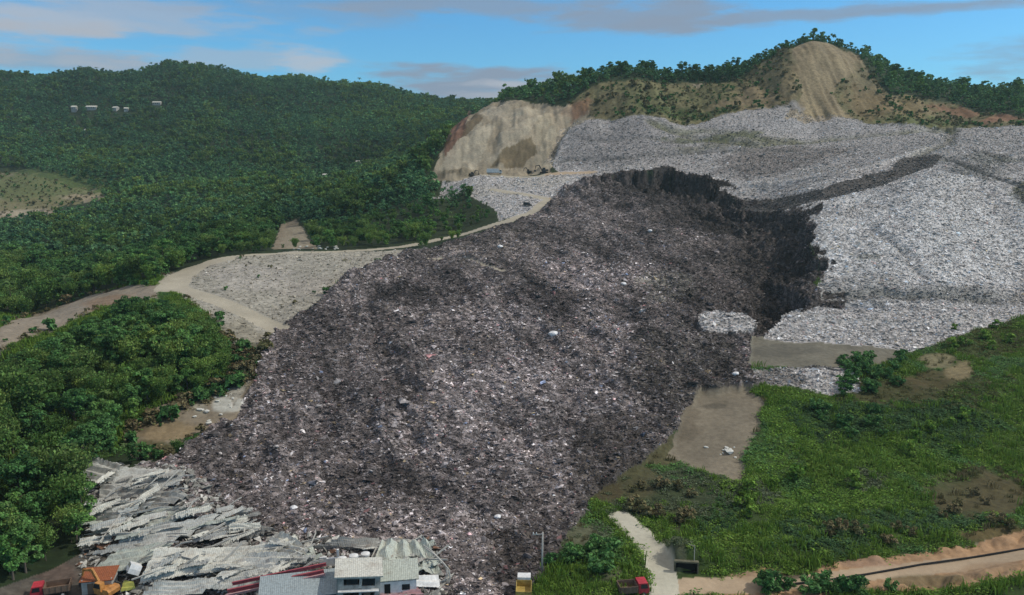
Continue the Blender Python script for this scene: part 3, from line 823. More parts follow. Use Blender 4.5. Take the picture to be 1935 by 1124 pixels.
def palm_np(seed, H):
    r = np.random.default_rng(seed); V = []; F = []; o = 0
    for k in range(15):
        a = k * 2.4 + r.random(); L = r.uniform(2.2, 3.0); droop = r.uniform(.5, 1.3); pitch = r.uniform(-.1, .9)
        pts = []
        for s in range(7):
            t = s / 6; pts.append((math.cos(a) * L * t * math.cos(pitch * .6), math.sin(a) * L * t * math.cos(pitch * .6), H + L * t * math.sin(pitch) - droop * 1.6 * t * t))
        for s in range(7):
            w = .5 * math.sin(math.pi * min(1, .12 + s / 6.6)) ; x, y, z = pts[s]
            V += [(x - math.sin(a) * w, y + math.cos(a) * w, z - .18 * w), (x, y, z), (x + math.sin(a) * w, y - math.cos(a) * w, z - .18 * w)]
            if s: b = o + s * 3; F += [(b - 3, b - 2, b + 1, b), (b - 2, b - 1, b + 2, b + 1)]
        o += 21
    C = np.tile(r.uniform(.7, 1.3, (1, 1)), (len(V), 3)) * r.uniform(.75, 1.25, (len(V), 1))
    return np.array(V), [np.array(F)], C


def trunk_np(seed, H, rad, limbs, spread):
    """tapered trunk with limbs"""
    r = np.random.default_rng(seed); V = []; F = []

    def tube(p, rr):
        o = len(V); n = 6
        for q, (c, rd) in enumerate(zip(p, rr)):
            for k in range(n):
                a = 6.283 * k / n; V.append((c[0] + math.cos(a) * rd, c[1] + math.sin(a) * rd, c[2]))
        for q in range(len(p) - 1):
            for k in range(n):
                F.append((o + q * n + k, o + q * n + (k + 1) % n, o + (q + 1) * n + (k + 1) % n, o + (q + 1) * n + k))
    lean = r.normal(0, .05, 2) * H
    top = np.array([lean[0], lean[1], H])
    tube([np.array([0, 0, -.6]), np.array([lean[0] * .2, lean[1] * .2, H * .35]), np.array([lean[0] * .6, lean[1] * .6, H * .7]), top], [rad * 1.25, rad * .85, rad * .55, rad * .25])
    for k in range(limbs):
        a = r.random() * 6.283; h = H * r.uniform(.35, .75); L = spread * r.uniform(.5, .9)
        s = np.array([lean[0] * h / H, lean[1] * h / H, h]); e = s + np.array([math.cos(a) * L, math.sin(a) * L, L * r.uniform(.5, .9)])
        tube([s, (s + e) / 2 + np.array([0, 0, -.1 * L]), e], [rad * .45, rad * .3, rad * .12])
    return np.array(V), [np.array(F)]


def grounded(name, crown, m, trunk=None):
    V, F, C = crown
    return np_mesh(name, V, F, C, False, [m])


KIND = []     # (what the label calls it, height, trunk mesh, crown mesh)
for s in range(4):
    H = 9.0 + s * .6
    KIND.append(('dark round-crowned tree', H, np_mesh('trunk', *trunk_np(20 + s, H * .8, .26, 6, 3.2), None, True, [M_BARK]), np_mesh('crown', *crown_np(30 + s, H, 3.0, 30, 100, .28), False, [M_LEAF[0]])))
for s in range(3):
    H = 9.5
    KIND.append(('mid-green bushy tree', H, np_mesh('trunk', *trunk_np(50 + s, H * .75, .22, 6, 2.8), None, True, [M_BARK]), np_mesh('crown', *crown_np(60 + s, H, 2.5, 28, 100, .27, .15), False, [M_LEAF[1]])))
for s in range(2):
    H = 10.5
    KIND.append(('plumed yellow bamboo clump', H, np_mesh('stem', *trunk_np(80 + s, H * .7, .10, 9, 3.0), None, True, [M_BARK]), np_mesh('crown', *bamboo_np(90 + s, H, 34, 90, .27), False, [M_LEAF[2]])))
KIND.append(('slender drooping palm', 10.5, np_mesh('trunk', *trunk_np(101, 10.3, .17, 0, 0), None, True, [M_BARK]), np_mesh('crown', *palm_np(102, 10.3), False, [M_LEAF[3]])))

# --- where trees stand
def stand(cell, ylo, yhi, ulim, seed):
    r = np.random.default_rng(seed)
    ys = np.arange(ylo, yhi, cell); out = []
    for y in ys:
        xs = np.arange(-ulim * y, ulim * y, cell)
        out.append(np.stack([xs + r.uniform(-.48, .48, len(xs)) * cell, np.full(len(xs), y) + r.uniform(-.48, .48, len(xs)) * cell], 1))
    return np.concatenate(out)


def zat(p, arr):
    fu, fv = gidx(p[:, 0], p[:, 1]); return arr[np.rint(fv).astype(int), np.rint(fu).astype(int)]


HOUSES = [(141, 210, 7, 8, 7, None, 'small tall white house standing leftmost on the far mountain'), (174, 206, 16, 4, 7, None, 'long low pale building beside the leftmost house on the far mountain'), (219, 208, 7, 4.5, 7, None, 'white hut right of the long low building on the far mountain'),
          (239, 209, 6, 4, 6, None, 'little pale hut rightmost in the row on the far mountain'), (297, 197, 13, 3.5, 6, None, 'pale long roof higher up right of the hut row on the far mountain'), (166, 250, 8, 4, 6, None, 'grey house below the hut row on the far mountain'), (678, 310, 6, 3.5, 5, None, 'lone white hut in the forest left of the bare cut'),
          (560, 376, 4, 3, 4, None, 'small pale hut above the bare spur'), (597, 396, 5, 3, 4, None, 'pale hut just right of the bare spur'), (614, 334, 4, 3, 4, None, 'tiny pale hut in the forest between the bare spur and the mountain')]
_hp = [hit(h[0], h[1]) for h in HOUSES]
_hmask = np.zeros(Z.shape, bool)
for _x, _y, _z in _hp:
    _hmask |= (np.abs(GX - _x * GY / _y) < 6 * _y / 1000 + 2) & (GY > _y * .974) & (GY < _y + 6)
_notree = inside(plan_poly([(-100, 310), (30, 318), (150, 345), (200, 365), (200, 390), (60, 420), (-100, 430)])) | (d_main < 6) | (d_bot < 14)
TREES_OK = (blur((ZONE == ZF).astype(float), 2) > .7) & (ZONE == ZF) & ~_notree & ~_hmask & ~((d_dig < 12) & (GX > -60))
near_t = stand(3.4, 118, 300, .78, 1)
mid_t = stand(4.6, 300, 520, .8, 2)
far_t = stand(5.7, 520, 1480, .80, 3); crest_t = stand(4.6, 520, 690, .8, 4); crest_t = crest_t[crest_t[:, 0] > 55]
P = np.concatenate([near_t, mid_t, far_t, crest_t]); dens = np.concatenate([np.full(len(near_t), .8), np.full(len(mid_t), .85), np.full(len(far_t), .86), np.full(len(crest_t), .8)])
P = P[(zat(P, TREES_OK)) & (RNG.random(len(P)) < dens)]
Pz = hgt(P[:, 0], P[:, 1])
right = (P[:, 0] > 5) & (P[:, 1] < 330)
P = P[~right]; Pz = Pz[~right]
n = len(P)
clump = fbm(P[:, 0], P[:, 1], 60.0, 3, 201)
sc = np.clip(RNG.normal(.82, .28, n) * np.where(P[:, 1] < 300, .92, 1.0) + .18 * clump, .38, 1.45)
wedge = inside(plan_poly([(800,378),(870,372),(935,395),(945,412),(880,428),(840,400)]), 1.0)
hillr = (P[:, 0] > 60) & (P[:, 1] > 480)
sc = np.where(hillr, np.clip(RNG.normal(.68, .24, n), .28, 1.35), sc)
sc = np.where((P[:, 1] > 330) & (P[:, 1] < 470) & (P[:, 0] > -120), sc * .62, sc)
sc = np.where(zat(P, wedge), sc * .55, sc)
sc = np.where(hillr, sc * np.interp(P[:, 0] / P[:, 1], [.05, .13, .2, .6], [.55, .9, .95, .8]), sc)
kd = np.where(RNG.random(n) < .5, RNG.integers(0, 4, n), RNG.integers(4, 7, n))
bam = fbm(P[:, 0], P[:, 1], 45.0, 2, 205) > -.02
kd = np.where((RNG.random(n) < np.where(bam, .55, .05)) & ~hillr, RNG.integers(7, 9, n), kd)
kd = np.where(RNG.random(n) < .015, 9, kd)
# the near wood stays below the bare bank and the looping road that show over it
_t0 = np.stack([P[:, 0], P[:, 1], Pz], 1); _Hk = np.array([k[1] for k in KIND])[kd]
for _ in range(14):
    tz = Pz + _Hk * sc; dd = P[:, 1] * CP_ - (tz - CAMH) * SP_
    tx = 967.5 + FPX * P[:, 0] / dd; ty = 562 - FPX * (P[:, 1] * SP_ + (tz - CAMH) * CP_) / dd
    lim = np.interp(tx, [-200, 0, 60, 130, 200, 240, 300, 380, 440, 470, 500], [740, 672, 640, 606, 577, 548, 553, 575, 640, 720, 780])
    sc = np.where((P[:, 1] < 292) & (P[:, 0] < 0) & (ty < lim + RNG.normal(4, 5, n)), sc * .86, sc)
_ok = sc > .16
P = P[_ok]; Pz = Pz[_ok]; sc = sc[_ok]; kd = kd[_ok]; hillr = hillr[_ok]; n = len(P)
rot = RNG.random(n) * 6.283
tone = np.clip(.52 + .48 * fbm(P[:, 0], P[:, 1], 150.0, 3, 231) + .26 * fbm(P[:, 0], P[:, 1], 40.0, 3, 233) + RNG.normal(0, .10, n), .06, 1)  # broad patches put sunlit ridges into the leaf colour
Hk = np.array([k[1] for k in KIND])[kd] * sc
# how large each shows from the drone, and whether its top clears the ground in front
top = np.stack([P[:, 0], P[:, 1], Pz + Hk], 1)
dep = top[:, 1] * CP_ - (top[:, 2] - CAMH) * SP_
sx = 967.5 + FPX * top[:, 0] / dep; sy = 562 - FPX * (top[:, 1] * SP_ + (top[:, 2] - CAMH) * CP_) / dep
inf = (sx > -30) & (sx < 1965) & (sy > -60) & (sy < 1124)
vis = np.ones(n, bool)
for t in np.linspace(.12, .97, 60):
    q = top * t; q[:, 2] = CAMH + (top[:, 2] - CAMH) * t
    ok = q[:, 1] > 95
    g = hgt(np.where(ok, q[:, 0], 0), np.where(ok, q[:, 1], 200))
    vis &= ~(ok & (g > q[:, 2] + .5))
size_px = Hk / dep * np.where(inf & vis, 1, 0)
size_px = np.where(hillr & inf & vis & (P[:, 1] < 668), size_px * 2.0, size_px)
order = np.argsort(-size_px)
single = np.zeros(n, bool); single[order[:298]] = True; single &= size_px > 0
print('trees', n, 'single', single.sum())
LAND = [(40, 1040, 'at the bottom left corner beside the crushed sheds'), (110, 900, 'in the dark wood just left of the crushed sheds'), (240, 780, 'in the near wood above the patch of orange earth'),
        (340, 610, 'in the near wood just below the looping dirt road'), (200, 640, 'in the near wood in front of the bare bank'), (60, 720, 'in the near wood at the left edge below the bare bank'),
        (120, 500, 'in the wood behind the bare bank'), (280, 480, 'in the wood behind the looping dirt road'), (440, 430, 'in the wood left of the small bare spur'), (620, 420, 'in the wood right of the small bare spur'),
        (800, 400, 'in the wood below the terrace with the machines'), (1170, 110, 'on the crest left of the saddle'), (1040, 180, 'on the ridge above the pale cut face'), (1370, 140, 'in the saddle left of the scarred peak'),
        (1500, 70, 'on the left shoulder of the scarred peak'), (1640, 90, 'on the right shoulder of the scarred peak'), (1850, 150, 'on the wooded ridge at the right edge'), (300, 200, 'on the far wooded mountain')]
made = {}
for i in np.where(single)[0]:
    what, H, tm, cm = KIND[kd[i]]
    j = min(range(len(LAND)), key=lambda k: (LAND[k][0] - sx[i]) ** 2 + ((LAND[k][1] - sy[i]) * 1.3) ** 2)
    where = LAND[j][2]
    nm = 'bamboo_clump' if 'bamboo' in what else 'palm_tree' if 'palm' in what else 'tree'
    t = bpy.data.objects.new(nm, None); COL.objects.link(t)
    t.location = (P[i, 0], P[i, 1], Pz[i]); t.rotation_euler = (0, 0, rot[i]); t.scale = (sc[i],) * 3
    t.empty_display_size = .5
    t['label'] = what + ' ' + where; t['category'] = 'bamboo' if 'bamboo' in what else 'palm' if 'palm' in what else 'tree'
    t['group'] = {'tree': 'trees', 'bamboo_clump': 'bamboo clumps', 'palm_tree': 'palms'}[nm] + ' ' + where
    link(tm.name.split('.')[0], tm, t); link('crown', cm, t)['tone'] = float(tone[i])


# ------------------------------------------------------------------ masses of plants nobody could count: scattered copies
def proto_coll(name, meshes):
    c = bpy.data.collections.new(name)
    for m in meshes:
        o = bpy.data.objects.new(m.name, m); c.objects.link(o)
    return c


def scatter(name, pts, rots, scl, pid, coll, tone=None, **kw):
    tone = np.full(len(pts), .5) if tone is None else tone
    me = bpy.data.meshes.new(name)
    me.vertices.add(len(pts)); me.vertices.foreach_set('co', np.ascontiguousarray(pts, np.float32).ravel())
    for k, ty, v in (('rotz', 'FLOAT', rots), ('scl', 'FLOAT', scl), ('pid', 'INT', pid), ('tone', 'FLOAT', tone)):
        a = me.attributes.new(k, ty, 'POINT'); a.data.foreach_set('value', np.asarray(v, np.float32 if ty == 'FLOAT' else np.int32))
    o = link(name, me, **kw)
    g = bpy.data.node_groups.new(name, 'GeometryNodeTree')
    g.interface.new_socket('Geometry', in_out='INPUT', socket_type='NodeSocketGeometry')
    g.interface.new_socket('Geometry', in_out='OUTPUT', socket_type='NodeSocketGeometry')
    gi = g.nodes.new('NodeGroupInput'); go = g.nodes.new('NodeGroupOutput')
    ci = g.nodes.new('GeometryNodeCollectionInfo'); ci.inputs['Collection'].default_value = coll
    ci.inputs['Separate Children'].default_value = True; ci.inputs['Reset Children'].default_value = True
    ip = g.nodes.new('GeometryNodeInstanceOnPoints'); ip.inputs['Pick Instance'].default_value = True

    def attr(k, ty):
        n = g.nodes.new('GeometryNodeInputNamedAttribute'); n.data_type = ty; n.inputs['Name'].default_value = k
        return n.outputs[0]
    cx = g.nodes.new('ShaderNodeCombineXYZ'); g.links.new(attr('rotz', 'FLOAT'), cx.inputs[2])
    g.links.new(gi.outputs[0], ip.inputs['Points']); g.links.new(ci.outputs[0], ip.inputs['Instance'])
    g.links.new(attr('pid', 'INT'), ip.inputs['Instance Index']); g.links.new(cx.outputs[0], ip.inputs['Rotation'])
    g.links.new(attr('scl', 'FLOAT'), ip.inputs['Scale']); g.links.new(ip.outputs[0], go.inputs[0])
    md = o.modifiers.new('scatter', 'NODES'); md.node_group = g
    return o


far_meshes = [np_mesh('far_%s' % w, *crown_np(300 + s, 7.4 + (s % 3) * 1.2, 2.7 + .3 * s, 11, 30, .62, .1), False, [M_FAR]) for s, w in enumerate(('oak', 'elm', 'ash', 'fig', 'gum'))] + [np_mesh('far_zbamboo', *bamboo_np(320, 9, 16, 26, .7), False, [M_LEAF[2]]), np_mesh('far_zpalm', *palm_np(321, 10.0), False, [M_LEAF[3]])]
mesh_mid = [k[3] for k in KIND]
rest = ~single
nearrest = rest & (P[:, 1] < 430)
cm_ = bpy.data.collections.new('near_kinds')
for q, m in enumerate(mesh_mid):
    o = bpy.data.objects.new('k%02d' % q, m); cm_.objects.link(o)
scatter('underwood', np.stack([P[:, 0], P[:, 1], Pz], 1)[nearrest], rot[nearrest], sc[nearrest], kd[nearrest], cm_, tone[nearrest], kind='stuff', label='tangled smaller trees filling the gaps of the near woods', cat='wood')
fr = rest & (P[:, 1] >= 430)
fk = np.where(kd >= 9, 6, np.where(kd >= 7, 5, kd % 5))
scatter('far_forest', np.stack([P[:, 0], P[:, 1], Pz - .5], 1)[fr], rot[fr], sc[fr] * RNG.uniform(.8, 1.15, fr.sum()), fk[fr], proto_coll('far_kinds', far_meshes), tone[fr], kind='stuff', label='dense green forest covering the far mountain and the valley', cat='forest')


def tuft_np(seed, n, h, spread, size):
    r = np.random.default_rng(seed)
    c = np.stack([r.normal(0, spread, n), r.normal(0, spread, n), np.abs(r.normal(0, h * .5, n))], 1)
    c[:, 2] *= np.exp(-(c[:, 0] ** 2 + c[:, 1] ** 2) / (2 * spread ** 2) * .5)
    v, f, col = leaves(r, c, np.tile([0, 0, 1.0], (n, 1)), size, .6, .3)
    return v, [f], col


def blade_np(seed, n, h, spread):
    r = np.random.default_rng(seed); V = []; F = []
    for k in range(n):
        x, y = r.normal(0, spread, 2); a = r.random() * 6.283; hh = h * r.uniform(.6, 1.2); w = .07 * h; b = hh * r.uniform(.2, .6)
        dx, dy = math.cos(a), math.sin(a)
        V += [(x - dy * w, y + dx * w, -.1), (x + dy * w, y - dx * w, -.1), (x + dy * w * .8 + dx * b * .4, y - dx * w * .8 + dy * b * .4, hh * .6), (x - dy * w * .8 + dx * b * .4, y + dx * w * .8 + dy * b * .4, hh * .6), (x + dx * b, y + dy * b, hh * .92)]
        o = k * 5; F += [(o, o + 1, o + 2, o + 3), (o + 3, o + 2, o + 4, o + 4)]
    C = np.repeat(r.uniform(.6, 1.35, (n, 1)), 5, 0) * np.ones((1, 3))
    q = np.array([f for f in F if f[2] != f[3]]); t = np.array([f[:3] for f in F if f[2] == f[3]])
    return np.array(V), [q, t], C


_edge = blur((ZONE == ZG).astype(float), 5)
gp = stand(.72, 113, 305, .80, 9); _cu = hit(1297, 1082); gp = gp[(np.hypot(gp[:, 0] - _cu[0], (gp[:, 1] - _cu[1] + 1.0) * .8) > 3.0)]; gp = gp[(zat(gp, ZONE == ZG) & (gp[:, 0] > 0)) | (zat(gp, (ZONE == ZB) & (_edge > .38)) & (gp[:, 0] > 20) & (gp[:, 1] > 150) & (RNG.random(len(gp)) < .2)) | (zat(gp, (ZONE == ZF) | (ZONE == ZYARD)) & (gp[:, 0] < -15) & (gp[:, 1] < 305) & ((gp[:, 0] < -86) | (gp[:, 1] > 166)))]
ga = zat(gp, ALB[..., 1] - 1.05 * ALB[..., 0])                    # greener ground carries more growth
ga = np.where((gp[:, 0] < 0) | zat(gp, ZONE == ZB), .02, ga)
keep = RNG.random(len(gp)) < np.clip(.18 + ga * 26, .05, .92) * np.clip(1.1 + .6 * fbm(gp[:, 0], gp[:, 1], 7, 3, 211), .3, 1.4)
gp = gp[keep]; ng = len(gp)
M_LIME = leaf_mat('lime_grass', (.105, .215, .026), (.150, .265, .040)); M_DEEP = leaf_mat('deep_green_growth', (.036, .088, .030), (.060, .125, .040)); M_OLIVE = leaf_mat('olive_growth', (.090, .110, .036), (.135, .135, .050)); M_GREYG = leaf_mat('grey_green_growth', (.085, .115, .060), (.120, .150, .085))
TU = [np_mesh('tuft_a', *tuft_np(401, 56, .42, .42, .14), False, [M_TUFT]), np_mesh('tuft_b', *tuft_np(402, 60, .6, .5, .15), False, [M_TUFT]),
      np_mesh('tuft_c', *blade_np(403, 20, 1.0, .35), False, [M_TUFT]), np_mesh('tuft_d', *tuft_np(405, 50, .4, .45, .14), False, [M_LEAF[1]]), np_mesh('tuft_e', *blade_np(404, 18, .8, .4), False, [M_SCRUB]),
      np_mesh('tuft_f', *tuft_np(406, 56, .4, .42, .14), False, [M_LIME]), np_mesh('tuft_g', *tuft_np(407, 56, .6, .45, .15), False, [M_DEEP]), np_mesh('tuft_h', *tuft_np(408, 50, .42, .42, .14), False, [M_OLIVE]), np_mesh('tuft_i', *tuft_np(409, 50, .42, .42, .14), False, [M_GREYG])]
w = fbm(gp[:, 0], gp[:, 1], 14, 3, 215); pid = np.where(w > .28, 3, RNG.integers(0, 3, ng)); dry = zat(gp, ALB[..., 0] > ALB[..., 1] * .92); pid = np.where(dry, 4, pid)
def _patch(px, py, rx, ry):
    x, y, z = hit(px, py); yb = hit(px, py - ry)[1]; ya = hit(px, min(py + ry, 1150))[1]
    return np.hypot((gp[:, 0] / gp[:, 1] - x / y) * FPX / rx, (np.log(gp[:, 1]) - math.log(y)) / max(.004, .5 * (math.log(yb) - math.log(ya)))) + .45 * fbm(gp[:, 0], gp[:, 1], 9, 3, int(px)) + RNG.normal(0, .16, ng) < 1
for _q, _id in (((1500, 795, 75, 48), 5), ((1720, 850, 60, 22), 5), ((1460, 880, 60, 30), 5), ((1600, 940, 140, 30), 5), ((1860, 640, 90, 40), 7), ((1800, 740, 110, 34), 7), ((1650, 730, 80, 22), 7), ((1600, 790, 120, 34), 6), ((1790, 800, 90, 44), 6), ((1560, 1005, 130, 30), 6), ((1750, 985, 130, 18), 6), ((1360, 980, 60, 40), 6), ((1290, 930, 90, 50), 8), ((1200, 930, 60, 50), 8), ((1420, 930, 60, 26), 8), ((1640, 905, 40, 20), 8), ((1840, 930, 90, 34), 4), ((1280, 1040, 40, 40), 8), ((1110, 1020, 60, 30), 8)):
    pid = np.where(_patch(*_q) & (RNG.random(ng) < .8), _id, pid)
print('tufts', ng)
scatter('grass', np.stack([gp[:, 0], gp[:, 1], hgt(gp[:, 0], gp[:, 1]) - .05], 1), RNG.random(ng) * 6.28, np.clip(RNG.lognormal(-.1, .35, ng), .4, 2.0), pid, proto_coll('tuft_kinds', TU), kind='stuff', label='rough green grass and weeds covering the slopes at the right and the wood edges', cat='grass')
# scrub on the cut hill, on the bare banks and on the edges of the waste
sp_ = stand(2.1, 470, 690, .80, 12); zz = zat(sp_, ZONE)
sp_ = sp_[(zz == ZHILL) & ~zat(sp_, m_scar)]
ga = zat(sp_, ALB[..., 1] / ALB[..., 0])
sp_ = sp_[RNG.random(len(sp_)) < np.clip((ga - .62) * 1.0, .03, .6)]
s2 = stand(1.5, 115, 330, .8, 13); zz = zat(s2, ZONE); ex = zat(s2, blur((ZONE == ZF).astype(float), 6))
s2 = s2[(((zz == ZB) & (RNG.random(len(s2)) < np.clip(ex * 1.2 - .1, .0, .6))) | ((zz == ZW) & (zat(s2, left_soft) > .5) & (RNG.random(len(s2)) < np.clip(ex * 1.6, 0.01, .7)))) & (s2[:, 0] < -20)]
s4 = stand(4.0, 600, 900, .8, 14); s4 = s4[zat(s4, ZONE == ZB) & (s4[:, 0] < -250) & (RNG.random(len(s4)) < .4)]
mbl = inside(plan_poly([(225, 845), (300, 770), (400, 700), (440, 640), (500, 655), (490, 700), (440, 740), (395, 760), (330, 790), (240, 815), (260, 850), (330, 850), (400, 800), (330, 870), (240, 870)]), 2.0)
s5 = stand(1.1, 150, 260, .6, 15); s5 = s5[zat(s5, mbl) & ((zat(s5, ZONE) == ZB) | (zat(s5, ZONE) == ZW)) & (RNG.random(len(s5)) < np.clip(.55 + .9 * fbm(s5[:, 0], s5[:, 1], 6, 3, 241), .05, .9))]
s3 = np.concatenate([sp_, s2, s4, s5]); n3 = len(s3)
SC = [np_mesh('bush_a', *crown_np(501, 1.7, 1.2, 6, 22, .34, .1), False, [M_SCRUB]), np_mesh('bush_b', *crown_np(502, 2.1, 1.3, 6, 24, .36, .1), False, [M_LEAF[0]]), np_mesh('bush_c', *tuft_np(503, 40, .7, .7, .3), False, [M_SCRUB])]
scatter('scrub', np.stack([s3[:, 0], s3[:, 1], hgt(s3[:, 0], s3[:, 1]) - .1], 1), RNG.random(n3) * 6.28, np.clip(RNG.lognormal(-.15, .4, n3), .35, 2.2), np.where(RNG.random(n3) < .3, 1, RNG.choice([0, 2], n3)), proto_coll('bush_kinds', SC), kind='stuff', label='low dry scrub on the cut hill and the bare banks', cat='scrub')
# shrubs standing out of the grass
BUSH = [('rounded dark green shrub', np_mesh('foliage', *crown_np(601, 2.6, 1.7, 12, 55, .26, .08), False, [M_LEAF[0]])), ('pale grey-green shrub', np_mesh('foliage', *crown_np(602, 2.2, 1.5, 10, 50, .24, .08), False, [M_SCRUB])), ('bright green leafy shrub', np_mesh('foliage', *crown_np(603, 2.4, 1.8, 11, 55, .27, .06), False, [M_TUFT]))]
BST = np_mesh('stem', *trunk_np(610, 1.7, .07, 5, .9), None, True, [M_BARK])
BL = [(1645, 712, 60, 36, 34, 0, 'on the embankment under the grey mud bench'), (1250, 945, 60, 40, 12, 1, 'beside the head of the pale road'), (1600, 800, 90, 26, 14, 0, 'in the middle of the green slope'), (1500, 940, 120, 40, 10, 2, 'low on the green slope above the dirt track'),
      (1640, 1010, 110, 16, 9, 1, 'along the upper edge of the dirt track'), (1840, 960, 70, 40, 10, 1, 'on the brown patch at the right edge'), (1860, 640, 60, 24, 9, 2, 'on the grassy knoll by the right edge'), (1760, 820, 70, 40, 9, 2, 'in the lush right part of the green slope'),
      (1100, 1070, 60, 34, 10, 0, 'between the slide and the pale road'), (1480, 1112, 50, 8, 6, 0, 'on the near side of the dirt track'), (1620, 1118, 90, 5, 6, 0, 'at the bottom edge in front of the dirt track')]
for (px, py, rx, ry, k, w, where) in BL:
    for q in range(k):
        what, fm = BUSH[w]
        x, y, z = hit(px + random.uniform(-1, 1) * rx, py + random.uniform(-1, 1) * ry)
        o = bpy.data.objects.new('shrub', None); COL.objects.link(o); o.location = (x, y, z - .1); s = random.uniform(.45, 1.25); o.scale = (s * random.uniform(.8, 1.2), s, s); o.rotation_euler = (0, 0, random.random() * 6.28)
        o['label'] = what + ' ' + where; o['category'] = 'shrub'; o['group'] = 'shrubs ' + where
        link('foliage', fm, o); link('stem', BST, o)
# ------------------------------------------------------------------ built things
def pm(name, c, rough=.7, metal=0.0, lo=.75, hi=1.2, sc=1.5):
    m, nt, b = mat(name, rough)
    b.inputs['Metallic'].default_value = metal
    co = coords(nt)
    f = noise(nt, co, sc, 6, .65)
    nt.links.new(mixc(nt, 'MULTIPLY', c, ramp(nt, f, [(.3, lo), (.7, hi)])), b.inputs['Base Color'])
    return m


def roof_mat(name, c, rust=(.16, .10, .065), k=.45):
    m, nt, b = mat(name, .6)
    co = coords(nt)
    f = noise(nt, co, .55, 6, .7)
    g = noise(nt, co, 3.0, 4, .6)
    base = mixc(nt, 'MULTIPLY', c, ramp(nt, g, [(.3, .72), (.7, 1.22)]))
    msk = ramp(nt, f, [(.52, 0), (.68, k)])
    nt.links.new(mixc(nt, 'MIX', base, rust, msk), b.inputs['Base Color'])
    w = nd(nt, 'ShaderNodeTexWave', bands_direction='X'); w.inputs['Scale'].default_value = 1.1; w.inputs['Distortion'].default_value = 1.0; w.inputs['Detail'].default_value = 1
    nt.links.new(co, w.inputs['Vector'])
    bump(nt, b, w.outputs[0], .05, .5)
    return m


M_ROOF = [roof_mat('grey_roofing', (.44, .445, .41)), roof_mat('pale_roofing', (.52, .515, .455)), roof_mat('green_grey_roofing', (.40, .43, .375)), roof_mat('dull_roofing', (.33, .328, .30))]
M_BLUE = roof_mat('blue_grey_roofing', (.27, .315, .325), k=.15)
M_RUST = roof_mat('rusty_roofing', (.26, .085, .035), (.12, .06, .04))
M_CONC = pm('concrete', (.36, .355, .33)); M_WALL = pm('pale_wall', (.40, .395, .365), .85, 0, .45, 1.2, 1.1); M_WHITE = pm('white_paint', (.66, .66, .64), .45)
M_STEEL = pm('pale_steel', (.42, .41, .37), .5); M_RED = pm('faded_red_steel', (.34, .075, .085), .5); M_PINK = pm('pink_steel', (.46, .27, .27), .5)
M_BLACK = pm('black_rubber', (.018, .018, .018), .8); M_GLASS = pm('dark_glass', (.02, .025, .03), .15); M_HOLE = pm('dark_void', (.012, .012, .012), 1)
M_YEL = pm('yellow_paint', (.46, .34, .10), .6, 0, .45, 1.15); M_ORG = pm('orange_paint', (.52, .24, .07), .6, 0, .45, 1.15); M_TRED = pm('red_paint', (.46, .04, .055), .5, 0, .5, 1.15); M_BROWN = pm('brown_boards', (.17, .115, .08), .8)
M_MUDDY = pm('mossy_concrete', (.13, .125, .085), .9, 0, .5, 1.3); M_MACH = pm('dark_machine_paint', (.05, .048, .045), .6); M_TARP = pm('yellow_sheet', (.42, .42, .10), .6); M_ROCK = pm('white_limestone', (.52, .52, .47), .9); M_SACK = pm('white_plastic', (.68, .67, .66), .4); M_POLE = pm('pole_concrete', (.42, .40, .36), .8)


